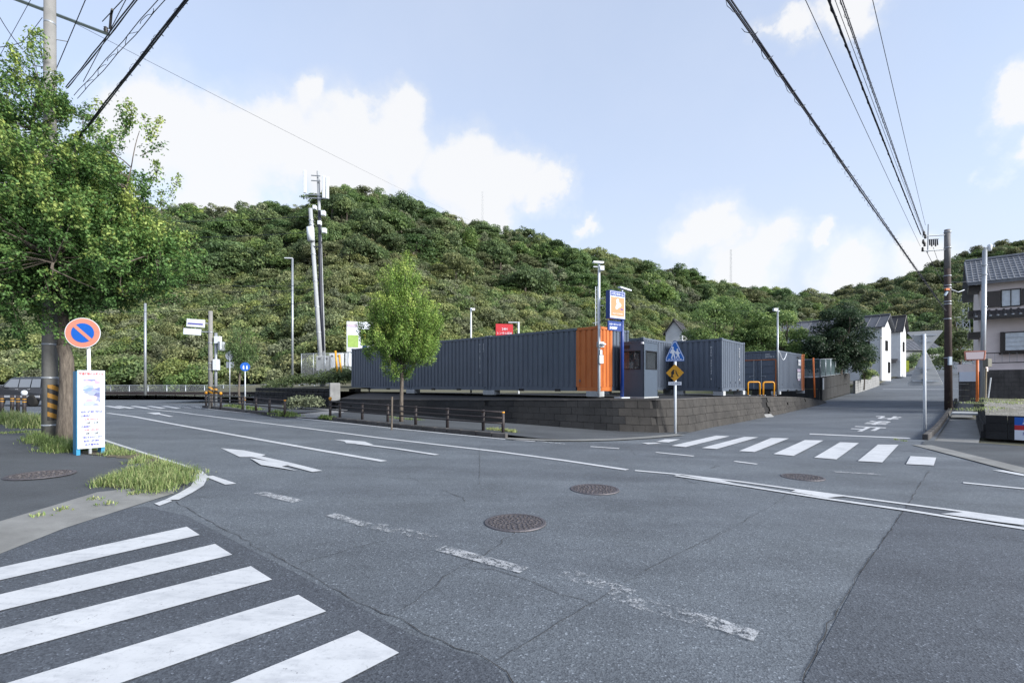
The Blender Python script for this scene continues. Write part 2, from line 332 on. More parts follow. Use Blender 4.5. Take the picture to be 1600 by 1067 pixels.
# arrows
big = [(345,700.5),(381,704),(415,711),(407,714.5),(502,736.5),(488,738.5),(447,731),(464,736.5),(440,732.5),(405,726),(391,717),(430,723),(395,715.3),(375,714.5)]
flat_poly('turn_arrow', G([(345,700.5),(381,704),(415,711),(406,714.4),(375,714.5)]), MAT['paint_fresh'], road); ribbon('turn_arrow', G([(400,714),(450,725.3),(496,737.2)]), .19, MAT['paint_fresh'], road, .015)
flat_poly('turn_arrow', G([(391,717),(410,720),(441,724.5),(452,727.5),(440,730),(465,736.6),(438,732.3),(408,727.5)]), MAT['paint_fresh'], road, .019)
flat_poly('turn_arrow', G([(522,687),(545,688),(570,690.3),(584,695.3),(566,694.5),(541,692.5),(538,690)]), MAT['paint'], road); ribbon('turn_arrow', G([(560,694),(620,701.5),(683,711.3)]), .15, MAT['paint'], road, .015)
flat_poly('turn_arrow', G([(229,645),(249,644.6),(252,647.5),(243,648)]), MAT['paint'], road); ribbon('turn_arrow', G([(244,646.5),(268,651.3)]), .16, MAT['paint'], road, .015)
# side street paint
ribbon('stop_line', G([(1265,678.4),(1342,681.8),(1422,685.3)]), .34, MAT['paint'], street, .016)
ribbon('stop_line', [spt(45, .6), spt(45, 5.8)], .35, MAT['paint'], street, .016); flat_poly('edge_line', [spt(21.3,-.95),spt(24.0,-.95),spt(24.0,-.5),spt(21.3,-.5)], MAT['paint_fresh'], street, .1)
for ch, (px, py) in zip('止まれ', [(1354,670.2),(1372,661),(1389,653.2)]):
    c = gp(px, py); me = text_mesh(ch, 1.0, 0, .03); o = bpy.data.objects.new('stop_lettering', me); me.materials.append(MAT['paint_fresh']); link(o, street)
    cx_ = sum(v.co.x for v in me.vertices)/len(me.vertices); cy_ = sum(v.co.y for v in me.vertices)/len(me.vertices)
    s0, u0 = su(c.x, c.y)
    for v in me.vertices:
        x, y = spt(s0-(v.co.y-cy_)*2.55, u0-(v.co.x-cx_)*1.08); v.co = (x, y, zg(x, y)+.016)
# cracks and joints
def crack(px, w=.025, jit=.03):
    P = G(px); Q = [P[0]]
    for a, b in zip(P[:-1], P[1:]):
        k = max(2, int((b-a).length/.12))
        for i in range(1, k+1): q = a+(b-a)*i/k; Q.append(q+Vector((random.uniform(-jit, jit), random.uniform(-jit, jit), 0)))
    V = []
    for i, q in enumerate(Q):
        t = (Q[min(i+1, len(Q)-1)]-Q[max(i-1, 0)]); t.z = 0; t.normalize(); nn = Vector((-t.y, t.x, 0)); ww = w*.34*random.uniform(.3, 1.2)
        for s in (-.5, .5): e = q+nn*ww*s; V.append((e.x, e.y, zg(e.x, e.y)+.0065))
    npmesh('road_crack', V, [(2*i, 2*i+1, 2*i+3, 2*i+2) for i in range(len(Q)-1)], MAT['crack'], road)
crack([(1452,735),(1437,757),(1418,790),(1402,813),(1345,893),(1290,985),(1255,1066)], .022, .012)
crack([(275,783),(330,817),(440,875),(560,940),(620,967),(715,1013),(775,1036),(800,1066)], .022, .02); crack([(775,1034),(860,982),(930,940),(1000,896),(1140,825)], .014, .012)
crack([(725,884),(790,895),(830,910),(880,928),(930,942)], .02, .03); crack([(806,828),(760,868),(715,885),(670,925),(630,953)], .016, .03); crack([(470,880),(530,862),(600,845)], .014, .03); crack([(690,765),(700,768),(722,778),(728,783)], .03, .03)
crack([(749,697),(749.5,725),(749,757)], .02, .01); crack([(1240,765),(1215,785),(1100,850)], .012, .015); crack([(640,747),(655,752)], .03, .03); crack([(1066,748),(1080,753),(1095,757)], .03, .03); crack([(1105,724),(1120,728),(1112,732)], .04, .04); crack([(985,703),(995,712)], .03, .03)
# ---- manholes: frame ring, cover with raised studs
def manhole(px, py, r, label, dz=.006):
    c = gp(px, py); t = thing('manhole_cover', label, 'manhole', (c.x, c.y, c.z+dz), random.uniform(0, 6))
    MB().lathe([(r*.9, .0), (r*.9, .012), (r, .012), (r*1.02, .0)], 40).build('frame', MAT['iron'], t)
    MB().lathe([(r*.885, -.005), (r*.885, .008), (.01, .008)], 40).build('cover', MAT['iron'], t)
    m = MB()
    for k in range(7):
        rr = r*(.1+.12*k); nn = max(3, int(6.28*rr/(r*.17)))
        for j in range(nn):
            q = 6.283*j/nn+k*.4; m.box((rr*math.cos(q), rr*math.sin(q), .010), (r*.085, r*.06, .010), q+k*.8)
    tag(m.build('stud_pattern', plain('iron_worn', (.11,.10,.105), .5, .5, .2, 20), t), kind='stuff'); return t
manhole(805, 817, .365, 'large round iron manhole cover nearest the bottom of the picture'); manhole(929, 765, .385, 'iron manhole cover just below the long white lane line'); manhole(1254, 746, .365, 'iron manhole cover in front of the striped crossing at the side street')
manhole(64, 750, .42, 'worn iron manhole cover in the grey pavement by the tree', .085)
# ---- near-left pavement with kerb strip and gutter
NP = G([(-60,846),(0,826),(80,801),(152,778),(215,771),(262,765),(292,757),(306,747),(300,739),(270,729.5),(222,713.5),(165,694.5),(120,678),(70,660),(52,654),(0,640),(-120,628)])
bm = bmesh.new(); out = [(p.x, p.y) for p in NP]+[(-34, 12), (-22, 2.0)]
top = [bm.verts.new((x, y, zg(x, y)+.08)) for x, y in out]; low = [bm.verts.new((x, y, zg(x, y)-.05)) for x, y in out]
f = bm.faces.new(top); bmesh.ops.triangulate(bm, faces=[f]); nn = len(out)
for i in range(nn): bm.faces.new((top[i], low[i], low[(i+1) % nn], top[(i+1) % nn]))
bmesh.ops.recalc_face_normals(bm, faces=bm.faces); me = bpy.data.meshes.new('near_pavement'); bm.to_mesh(me); bm.free(); me.materials.append(MAT['asphalt_walk'])
near_pave = tag(link(bpy.data.objects.new('near_pavement', me)), kind='structure')
kin = G([(-60,846),(0,826),(80,801),(152,778),(215,771),(262,765)]); kout = G([(-60,890),(0,866),(100,826),(190,797),(240,781),(272,771)])
V = []; 
for a, b in zip(kin, kout): V += [(a.x, a.y, zg(a.x, a.y)+.083), (a.x*.6+b.x*.4, a.y*.6+b.y*.4, zg(a.x, a.y)+.06), (b.x, b.y, zg(b.x, b.y)+.008)]
npmesh('gutter_strip', V, [(3*i+j, 3*i+j+1, 3*i+j+4, 3*i+j+3) for i in range(len(kin)-1) for j in range(2)], MAT['gutter'], near_pave)
# ---- far pavement: kerb blocks along the edge, asphalt walk up to the retaining wall
WB = [gp(524,640.5,.1), gp(564,644.7,.1), gp(660,651,.1), gp(740,658,.1), gp(800,662.5,.1), gp(880,668.5,.07), gp(955,674,.03), gp(990,676.5,.0), gp(1030,678,.0), gp(1077,676,.0)]     # foot of the wall
KB = G([(440,654.5),(480,653.2),(515,656),(560,661.2),(628,668.5),(700,675.5),(770,682.5),(800,684.3),(845,687.5),(900,688),(960,686.3),(1010,683.3),(1060,679.5)])   # kerb line
KH = [.02,.0,.12,.13,.13,.13,.13,.09,.05,.03,.02,.02,.01]
V = [(p.x, p.y, zg(p.x, p.y)+h) for p, h in zip(KB, KH)]
back = [Vector((-13.5,24.5,0)), gp(512,639.5,.05), WB[0], WB[1], WB[2], WB[3], WB[4], WB[5], WB[6], WB[7], WB[8], WB[8], WB[9]]
V += [(p.x+.15, p.y+.2, zg(p.x, p.y)+max(h, .05)) for p, h in zip(back, KH)]
k = len(KB); far_pave = tag(npmesh('far_pavement', V, [(i, i+1, k+i+1, k+i) for i in range(k-1)], MAT['asphalt_walk']), kind='structure')
def kerb_run(pts, h, parent, w=.16, L=.62, mat='concrete_dark'):
    P = [Vector((p.x, p.y)) for p in pts]
    for a, b in zip(P[:-1], P[1:]):
        d = b-a; n_ = max(1, round(d.length/L)); l = d.length/n_; rz = math.atan2(d.y, d.x)
        for i in range(n_):
            c = a+d*((i+.5)/n_); o = MB().box((c.x, c.y, zg(c.x, c.y)+h/2-.02), (l-.012, w, h+.06), rz).build('kerb_stone', MAT[mat], parent); bevel(o, .015, 1)
kerb_run(G([(516,656.6),(560,661.5),(628,668.8),(700,675.8),(770,682.8),(792,684.6)]), .14, far_pave)
kerb_run(G([(318,637.2),(345,640.2),(380,644.2),(440,651.5),(447,651.2)]), .14, far_pave)
ribbon('gutter_strip', G([(792,686),(850,688.6),(905,689),(960,687.6),(1010,684.6),(1062,680)]), .4, MAT['gutter'], far_pave, .03)
# island pavement behind the left guard fence
ip = G([(312,637),(345,639.8),(380,643.8),(440,651)]); V = [(p.x, p.y, zg(p.x, p.y)+.12) for p in ip]+[(p.x+1.2+i*.4, p.y+3.0+1.0*i, zg(p.x, p.y)+.12) for i, p in enumerate(ip)]
npmesh('walk_island', V, [(i, i+1, 5+i, 4+i) for i in range(3)], MAT['asphalt_walk'], far_pave)
dr = G([(446,652),(515,656)]); V = [(dr[0].x, dr[0].y, .25), (dr[1].x, dr[1].y, .2), (-8.8, 26.2, .36), (-12.6, 26.5, .36)]
npmesh('driveway_apron', V, [(0,1,2,3)], MAT['concrete'], far_pave)
# ================================================================== terrace, retaining wall, containers, kiosk, sign
def zt(x, y):
    s, u = su(x, y); return float(np.interp(s, [-40,-1,6,16,21,26,30], [1.2,1.2,1.15,1.08,.8,.42,.5]))
WT = []                                               # top edge of the wall, set back from its foot
cen = Vector((4, 27, 0)); TZ = [.9,.9,.94,1.0,1.04,1.07,1.1,1.1,1.1,1.1]
for p, z in zip(WB, TZ): d = (cen-p); d.z = 0; d.normalize(); WT.append(Vector((p.x, p.y, 0))+d*.28+Vector((0,0,z)))
WBs = list(WB); 
for s, z in [(3,1.09),(6,1.06),(9,1.03),(12,.98),(15,.92),(18,.83),(20.5,.7),(22.5,.55),(24.5,.42)]:
    b = spt(s, -.35); WBs.append(Vector((*b, zg(*b)))); q = spt(s, -.35-.28*max(.1, min(1, (z-.2)/.8))); WT.append(Vector((*q, max(z, zg(*b)+.03))))
plain('wall_core', (.012,.012,.013), .95)
wallt = thing('retaining_wall', 'low dark block retaining wall carrying the container yard', 'wall', tuple(WB[6]))
def off(v): return Vector(v)-WB[6]
m = MB()
V = [off(p)+Vector((0,0,-.3)) for p in WBs]+[off(p) for p in WT]; k = len(WBs)
nrm = []
for i in range(k):
    t = WBs[min(i+1, k-1)]-WBs[max(i-1, 0)]; nrm.append(Vector((t.y, -t.x, 0)).normalized())
inn = [p-nrm[i]*.025 for i, p in enumerate(V[:k])]+[p-nrm[i]*.025 for i, p in enumerate(V[k:])]
m.add(inn, [(i, i+1, k+i+1, k+i) for i in range(k-1)]); m.build('core', MAT['wall_core'], wallt)
cop = MB()
for i in range(k-1):
    a, b = off(WT[i]), off(WT[i+1]); na, nb = nrm[i]*.02, nrm[i+1]*.02; ia, ib = nrm[i]*-.22, nrm[i+1]*-.22; up = Vector((0,0,.05))
    cop.add([a+na, b+nb, b+nb+up, a+na+up, a+ia+up, b+ib+up, a+ia-up, b+ib-up], [(0,1,2,3),(3,2,5,4),(4,5,7,6)])
cop.build('coping', MAT['concrete_dark'], wallt)
# blocks laid in four courses over the battered face
cum = [0.0]
for i in range(k-1): cum.append(cum[-1]+(WBs[i+1]-WBs[i]).to_2d().length)
def wpt(l, h):
    i = max(0, min(k-2, int(np.searchsorted(cum, l)-1))); t = (l-cum[i])/(cum[i+1]-cum[i]); b = WBs[i].lerp(WBs[i+1], t); q = WT[i].lerp(WT[i+1], t); return off(b.lerp(q, h)), nrm[i].lerp(nrm[i+1], t)
n = NT('wall_block'); info = n.node('ShaderNodeObjectInfo'); base = n.ramp(n.noise(1.3, 7, .7), [(.3, (.007,.008,.010)), (.7, (.019,.020,.023))])
base = n.mix(.45, base, n.mix(1.0, base, n.ramp(info.outputs['Random'], [(0, (.75,.75,.76)), (1, (1.2,1.2,1.17))]), 'MULTIPLY'))
base = n.mix(n.ramp(n.noise(3.0, 8, .75), [(.62, (0,0,0)), (.74, (.5,.5,.5))]), base, (.06,.058,.055)); n.col(base).set(Roughness=.92); n.bump(n.noise(22, 6, .7), .6, .02); MAT['wall_block'] = n.mat
n = NT('wall_block_brown'); info = n.node('ShaderNodeObjectInfo'); base = n.ramp(n.noise(1.3, 7, .7), [(.3, (.019,.018,.0175)), (.7, (.048,.045,.043))])
base = n.mix(.45, base, n.mix(1.0, base, n.ramp(info.outputs['Random'], [(0, (.75,.75,.76)), (1, (1.2,1.2,1.17))]), 'MULTIPLY')); n.col(base).set(Roughness=.92); n.bump(n.noise(22, 6, .7), .6, .02); MAT['wall_block_brown'] = n.mat
l = 0.0; cols = []
while l < cum[-1]-.2: w = .46*random.uniform(.92, 1.08); cols.append((l, min(l+w, cum[-1]))); l += w
lc = cum[6]
for (a, b) in cols:
    hh = wpt((a+b)/2, 1)[0].z-wpt((a+b)/2, 0)[0].z; rows = max(1, min(4, round(hh/.25)))
    if abs((a+b)/2-(lc+13.6)) < .55: continue           # the open drain notch
    for r in range(rows):
        sh = .0 if r % 2 == 0 else .23; a2, b2 = min(a+sh, cum[-1]), min(b+sh, cum[-1])
        if b2-a2 < .05: continue
        g = .004; h0, h1 = r/rows+.006, (r+1)/rows-.006; o = random.uniform(0, .009); pr = []
        for (L, h) in ((a2+g, h0), (b2-g, h0), (b2-g, h1), (a2+g, h1)): p, q = wpt(L, h); pr.append((p, q))
        vs = [p-q*.03 for p, q in pr]+[p+q*o for p, q in pr]
        mb = MB().add(vs, [(4,5,6,7),(0,1,5,4),(1,2,6,5),(2,3,7,6),(3,0,4,7)]); mb.build('block', MAT['wall_block' if (a+b)/2 < lc+.1 else 'wall_block_brown'], wallt)
p, q = wpt(lc+13.6, .0); p1, q1 = wpt(lc+13.6, 1.0)
MB().add([p+q*.12+Vector((-.3,-.2,.0)), p+q*.12+Vector((.35,.2,0)), p-q*.05+Vector((.35,.2,.16)), p-q*.05+Vector((-.3,-.2,.16))], [(0,1,2,3)]).build('drain_step', MAT['concrete'], wallt)
# terrace surface
inner = [Vector((-9.5, 33.5, 1.2)), Vector((-8, 33.5, 1.2)), Vector((-5, 33, 1.2)), Vector((-2, 32.5, 1.2)), Vector((0, 32, 1.2)), Vector((2.5, 32, 1.2)), Vector((4, 32, 1.2)), Vector((5, 32, 1.2)), Vector((6, 32, 1.2)), Vector((7, 32.5, 1.2))]+[Vector((*spt(s, -8), zt(*spt(s, -8))+.05)) for s in (5,8,10.5,13,16,19,21.5,23.5,25.5)]
rows_ = []
for j in range(9):
    t = j/8; row = []
    for i in range(k):
        q = WT[i].lerp(inner[i], t); z = WT[i].z+.03+(zt(q.x, q.y)-WT[i].z-.03)*min(1, t*2.2)
        row.append((q.x, q.y, z))
    rows_.append(row)
V = [p for r in rows_ for p in r]+[(-30, 46, 1.3), (0, 50, 1.3), (12, 48, 1.25), (*spt(26,-9), 1.0)]
F = [(j*k+i, j*k+i+1, (j+1)*k+i+1, (j+1)*k+i) for j in range(8) for i in range(k-1)]
terrace = tag(npmesh('yard_ground', V, F, MAT['asphalt_black'], smooth=True), kind='structure')
tag(sheet('yard_back_ground', np.arange(-26, 30, 2.0), np.arange(30, 60, 2.0), lambda x, y: 1.17+max(0, (y-40)*.06), MAT['soil'], keep=lambda x, y: su(x, y)[1] < -9 and (x > -9 or y > 36)), kind='structure')
# ---- containers
n = NT('container_grey'); base = n.ramp(n.noise(.9, 6, .65), [(.3, (.078,.098,.132)), (.7, (.096,.118,.157))])
st = n.ramp(n.noise(1.0, 6, .65, vec=n.stretch(7, 7, .35)), [(.32, (.72,.74,.78)), (.6, (1.05,1.05,1.05))]); base = n.mix(.6, base, n.mix(1.0, base, st, 'MULTIPLY'))
n.col(base).set(Roughness=.42); n.b.inputs['Specular IOR Level'].default_value = .45; n.bump(n.noise(3.5, 3), .12, .03); MAT['container_grey'] = n.mat
n = NT('container_orange'); base = n.ramp(n.noise(1.5, 6, .65), [(.3, (.42,.118,.028)), (.7, (.50,.15,.038))]); st = n.ramp(n.noise(1.0, 6, .65, vec=n.stretch(7, 7, .4)), [(.3, (.75,.72,.70)), (.6, (1.03,1.03,1.03))])
n.col(n.mix(.6, base, n.mix(1.0, base, st, 'MULTIPLY'))).set(Roughness=.45); MAT['container_orange'] = n.mat
plain('white_letter', (.72,.74,.76), .6)
def corr(L, Hh, flip=False, orange=None, depth=.05, pitch=.278):
    m = MB(); n_ = max(1, round(L/pitch)); p = L/n_; xs = []
    for i in range(n_):
        x = i*p; xs += [(x, 0), (x+p*.52, 0), (x+p*.64, -depth), (x+p*.88, -depth)]
    xs.append((L, 0))
    for (xa, ya), (xb, yb) in zip(xs[:-1], xs[1:]):
        mi = 1 if orange and orange[0] <= (xa+xb)/2 <= orange[1] else 0
        m.add([(xa, ya, 0), (xb, yb, 0), (xb, yb, Hh), (xa, ya, Hh)], [(0,1,2,3)], mi)
    return m
def container(name, label, corner, yaw_x, yaw_y, L, Wd, z0, Hh=2.59, oranges=None, text=None, doors=False, group='storage containers in the yard'):
    # local x along yaw_x direction (visible long side), local y along yaw_y; origin at the near corner
    ex = Vector((*yaw_x, 0)).normalized(); ey = Vector((*yaw_y, 0)).normalized()
    t = thing(name, label, 'container', (corner[0], corner[1], z0), 0, group); gm, om = MAT['container_grey'], MAT['container_orange']; oranges = oranges or {}
    P = lambda x, y, z: ex*x+ey*y+Vector((0,0,z))
    def panel(o, xd, Ln, nm, org):
        n_out = Vector((0,0,0)); mb = corr(Ln, Hh-.30, orange=org); pd = ey if xd is ex else ex
        sgn = -1 if o[2] == 'near' else 1
        mb.v = [tuple(P(o[0], o[1], .17)+xd*v[0]+pd*(sgn*-1*(-v[1])*1.0)+Vector((0,0,v[2]))) for v in mb.v]; return mb.build(nm, [gm, om], t)
    ins = .03
    panel((.12, ins, 'near'), ex, L-.24, 'side_panel', oranges.get('x'))
    if not doors: panel((ins, .12, 'near'), ey, Wd-.24, 'end_panel', oranges.get('y'))
    panel((.12, Wd-ins, 'far'), ex, L-.24, 'side_panel', None); panel((L-ins, .12, 'far'), ey, Wd-.24, 'end_panel', None)
    for i, (x, y) in enumerate(((0,0),(L,0),(L,Wd),(0,Wd))):
        sx, sy = (.06 if x == 0 else -.06), (.06 if y == 0 else -.06); mt = om if i in oranges.get('posts', ()) else gm
        c = P(x+sx, y+sy, Hh/2); rz = math.atan2(ex.y, ex.x); o = MB().box(c, (.118, .118, Hh-.24), rz).build('corner_post', mt, t); bevel(o, .012, 1)
        for zz in (.06, Hh-.06):
            o = MB().box(P(x+sx*1.25, y+sy*1.2, zz), (.178, .162, .118), rz).build('corner_casting', mt, t); bevel(o, .012, 1)
    rz = math.atan2(ex.y, ex.x); rzy = math.atan2(ey.y, ey.x)
    for zz, hh, w in ((.085, .16, .07), (Hh-.075, .10, .06)):
        for y in (.045, Wd-.045):
            ov = oranges.get('x') if y < .1 else None
            if ov:
                MB().box(P((.2+ov[0])/2+.06, y, zz), (max(.01, ov[0]-.05), w, hh), rz).build('rail', gm, t) if ov[0] > .3 else None
                MB().box(P((ov[0]+.12+min(ov[1], L-.28)+.05)/2, y, zz), (min(ov[1], L-.28)-ov[0]-.07, w, hh), rz).build('rail', om, t)
                if ov[1] < L-.5: MB().box(P((ov[1]+.12+L-.18)/2, y, zz), (L-.3-ov[1], w, hh), rz).build('rail', gm, t)
            else: MB().box(P(L/2, y, zz), (L-.36, w, hh), rz).build('rail', gm, t)
        for x in (.045, L-.045):
            ov = oranges.get('y') if x < .1 else None
            if doors and x < .1 and zz < 1: continue
            if ov:
                MB().box(P(x, (.18+ov[1]+.12)/2, zz), (ov[1]-.06, w, hh), rzy).build('rail', om, t); MB().box(P(x, (ov[1]+.12+Wd-.18)/2, zz), (Wd-.3-ov[1], w, hh), rzy).build('rail', gm, t)
            else: MB().box(P(x, Wd/2, zz), (Wd-.34, w, hh), rzy).build('rail', gm, t)
    MB().box(P(L/2, Wd/2, Hh-.05), (L-.2, Wd-.2, .03), rz).build('roof', gm, t); MB().box(P(L/2, Wd/2, .12), (L-.2, Wd-.2, .05), rz).build('floor_frame', MAT['black'], t)
    for x in (L*.33, L*.66): MB().box(P(x, .0, .03), (.24, .08, .10), rz).build('fork_pocket', MAT['black'], t)
    for i in range(4): MB().box(P(L*(.15+.22*i), .018, .42), (.05, .02, .10), rz).build('vent', gm, t)
    if text:
        for (axis, pos, body, top, size) in text:
            z = top
            for ch in body:
                if ch != ' ':
                    if axis == 'x': lettering(ch, size, MAT['white_letter'], t, face_matrix(P(pos, -.004, z), ex if ex.cross(Vector((0,0,1))).dot(-ey) > 0 else -ex), height=size*.8)
                    else: lettering(ch, size, MAT['white_letter'], t, face_matrix(P(-.004, pos, z), ey if ey.cross(Vector((0,0,1))).dot(-ex) > 0 else -ey), height=size*.8)
                z -= size*1.12
    return t, P, ex, ey
D1 = (-.75, .66); D2 = (.66, .75); ZC = 1.42
NUM = 'HSCU 203147 6'
A = Vector((3.42, 19.0)); d1 = Vector(D1); sides = []
for i, lab in enumerate(('slate container with an orange painted corner behind the blue sign post', 'middle slate container of the long row, with white stacked numbers', 'leftmost slate container of the long row, partly behind the small street tree')):
    c = A+d1*6.13*i
    orr = {'x': (0, .98), 'y': (0, .90), 'posts': (0,)} if i == 0 else None
    container('storage_container', lab, c, D1, D2, 6.06, 2.44, ZC, oranges=orr, text=[('x', .50, NUM, 2.2, .10), ('x', .26, '22G1', 2.2, .10)] if i == 1 else None)
tB = container('storage_container', 'slate container end right behind the grey ticket kiosk', (6.38, 23.45), D2, D1, 3.65, 2.44, ZC-.02)
tC = container('storage_container', 'short slate container with white stacked numbers on two faces behind the crossing sign', (10.2, 23.47), D2, D1, 3.65, 2.44, ZC-.05, text=[('y', .52, NUM, 2.15, .115), ('x', 2.7, NUM, 2.2, .12)])
tD = container('storage_container', 'slate container with double doors and an orange back edge behind two yellow hoops', (16.7, 30.3), (.70,.714), (-.714,.70), 6.06, 2.44, 1.28, oranges={'x': (5.25, 6.2), 'posts': (1,)}, doors=True)
def dress_doors(td):
    t, P, ex, ey = td; rzy = math.atan2(ey.y, ey.x); Hd = 1.86
    MB().box(P(.05, 1.22, 2.59-.36), (.03, 2.2, .42), math.atan2(ex.y, ex.x)).build('header_panel', MAT['container_grey'], t)
    for i in range(8): MB().box(P(.025, .22+i*.28, 2.59-.36), (.03, .10, .40), math.atan2(ex.y, ex.x)).build('header_rib', MAT['container_grey'], t)
    rx = math.atan2(ex.y, ex.x)
    MB().box(P(.02, 1.22, 2.0), (.05, 2.16, .045), rx).build('door_trim', MAT['container_orange'], t); MB().box(P(.02, .155, 1.06), (.05, .05, 1.83), rx).build('door_trim', MAT['container_orange'], t)
    for s in (0, 1):
        y0 = .2+s*1.03; d = MB().box(P(.06, y0+.505, 1.05), (.04, 1.0, Hd), rx).build('door', MAT['container_grey'], t)
        for zz in (.30, .75, 1.25, 1.72): MB().box(P(.032, y0+.5, zz), (.03, .86, .26), rx).build('door_rib', MAT['container_grey'], d)
        yr = y0+(.80 if s == 0 else .22); MB().tube([P(.0, yr, .16), P(.0, yr, 1.98)], .022, 8).build('lock_rod', MAT['galv'], d)
        MB().tube([P(-.02, yr, .95), P(-.03, yr+(-.22 if s == 0 else .22), .93)], .016, 6).build('handle', MAT['galv'], d); MB().box(P(-.005, yr+(-.24 if s == 0 else .24), .93), (.02, .08, .07), rx).build('lock_plate', MAT['galv'], d)
    lettering('HSC', .2, MAT['white_letter'], t, face_matrix(P(.005, .62, 2.34), -ey), height=.10); lettering('203152 0', .2, MAT['white_letter'], t, face_matrix(P(.005, .52, 2.19), -ey), height=.10)
    for (x, z, w, h, mt) in ((4.75, 1.95, .62, .42, 'poster_white'), (4.6, 1.4, .8, .20, 'poster_lilac'), (4.6, 1.05, .78, .42, 'poster_white'), (4.6, .76, .6, .12, 'poster_lilac'), (4.5, 2.3, .62, .07, 'black')):
        o = MB().box(P(x, -.012, z), (w, .012, h), rx).build('notice', MAT[mt], t)
        if mt == 'poster_white' and h > .3:
            for q in range(3): lettering(('ご契約', '受付中', '月額'), .1, MAT['black'], o, face_matrix(P(x, -.02, z), ex)) if False else None
            lettering('空あり' if z > 1.5 else '受付中', .2, MAT['navy'], t, face_matrix(P(x, -.0205, z), ex), width=w*.7)
plain('poster_white', (.55,.57,.6), .5); plain('poster_lilac', (.45,.38,.5), .5); plain('navy', (.02,.05,.22), .4); plain('sign_blue', (.008,.036,.19), .35, var=.06)
dress_doors(tD)
# footing blocks under containers
def footing(x, y, top, L, w, h, rz, where):
    o = MB().box((0,0,-h/2), (L, w, h), 0).build('footing_block', MAT['concrete_pale']); o.location = (x, y, top); o.rotation_euler.z = rz; bevel(o, .012, 1)
    return tag(o, 'pale concrete footing block under '+where, 'concrete block', 'footing blocks under the containers')
rz1 = math.atan2(.66, -.75)
for i, wh in enumerate(('the orange container corner', 'the joint between the orange-cornered and middle containers', 'the joint behind the slim young tree', 'the outer corner of the leftmost container')):
    c = A+d1*6.1*i+Vector(D2)*.2; c = c+(d1*.3 if i == 0 else d1*-.05); footing(c.x, c.y, ZC-.002, .75 if i else .6, .42, .22, rz1, wh)
CW = ('the near corner of', 'the far end of', 'the left corner of')
for (cx_, cy_, zc, nm) in ((6.38,23.45,ZC-.02,'the container behind the kiosk'),(10.2,23.47,ZC-.05,'the short numbered container')):
    for (a, b), wh in zip(((.2,.2),(3.4,.2),(.2,2.2)), CW):
        q = Vector((cx_, cy_))+Vector(D2)*a+d1*b; footing(q.x, q.y, zc-.002, .5, .34, .22, rz1, wh+' '+nm)
for (a, b), wh in zip(((.2,.2),(5.8,.2),(.2,2.2)), CW):
    q = Vector((16.7,30.3))+Vector((.70,.714))*a+Vector((-.714,.70))*b; footing(q.x, q.y, 1.278, .5, .34, .2, rz1, wh+' the container with double doors')
# ---- kiosk
kx, ky = Vector(D1), Vector(D2); t = thing('ticket_kiosk', 'small grey kiosk booth with dark framed windows next to the blue post', 'kiosk', (5.2, 19.05, 1.2))
plain('kiosk_grey', (.056,.076,.108), .45, 0, .06); plain('dark_frame', (.012,.013,.016), .35)
n = NT('window_glass'); n.col((.02,.024,.03)).set(Roughness=.04); n.b.inputs['Specular IOR Level'].default_value = 1.0; n.b.inputs['Metallic'].default_value = .35; MAT['glass'] = n.mat
n = NT('kiosk_glass'); n.col((.05,.06,.07)).set(Roughness=.02, Alpha=.45); n.b.inputs['Specular IOR Level'].default_value = 1.0; MAT['kiosk_glass'] = n.mat
Wk, Dk, Hk = 1.05, 1.24, 2.16
def KP(a, b, z): q = kx*a+ky*b; return Vector((q.x, q.y, z))
def kwall(axis, lab):
    # wall with a window opening: four slabs round it
    Ln = Wk if axis == 'x' else Dk; d = (lambda a, b, z: KP(a, b, z)) if axis == 'x' else (lambda a, b, z: KP(b, a, z)); w0, w1, z0, z1 = (.08, Ln-.22, 1.12, 1.80) if axis == 'x' else (.17, Ln-.12, 1.12, 1.80)
    if axis == 'x': w0, w1 = .18, .95
    m = MB()
    for (a0, a1, b0, b1) in ((0, Ln, 0, z0), (0, Ln, z1, Hk), (0, w0, z0, z1), (w1, Ln, z0, z1)):
        pts = [d(a0, 0, b0), d(a1, 0, b0), d(a1, 0, b1), d(a0, 0, b1)]; nn = (d(0, 1, 0)-d(0, 0, 0)).normalized()*.05; m.prism(pts, nn)
    m.build('wall', MAT['kiosk_grey'], t)
    fr_ = MB(); e = .035
    for (a0, a1, b0, b1) in ((w0-e, w1+e, z0-e, z0), (w0-e, w1+e, z1, z1+e), (w0-e, w0, z0, z1), (w1, w1+e, z0, z1)): fr_.prism([d(a0, -.012, b0), d(a1, -.012, b0), d(a1, -.012, b1), d(a0, -.012, b1)], d(0, .07, 0)-d(0, 0, 0))
    f = fr_.build('window_frame', MAT['dark_frame'], t); MB().prism([d(w0, .03, z0), d(w1, .03, z0), d(w1, .03, z1), d(w0, .03, z1)], d(0, .006, 0)-d(0, 0, 0)).build('pane', MAT['kiosk_glass'], f)
kwall('x', 0); kwall('y', 0)
MB().prism([KP(0, Dk, 0), KP(Wk, Dk, 0), KP(Wk, Dk, Hk), KP(0, Dk, Hk)], KP(0, -.05, 0)).build('wall', MAT['kiosk_grey'], t); MB().prism([KP(Wk, 0, 0), KP(Wk, Dk, 0), KP(Wk, Dk, Hk), KP(Wk, 0, Hk)], KP(-.05, 0, 0)).build('wall', MAT['kiosk_grey'], t)
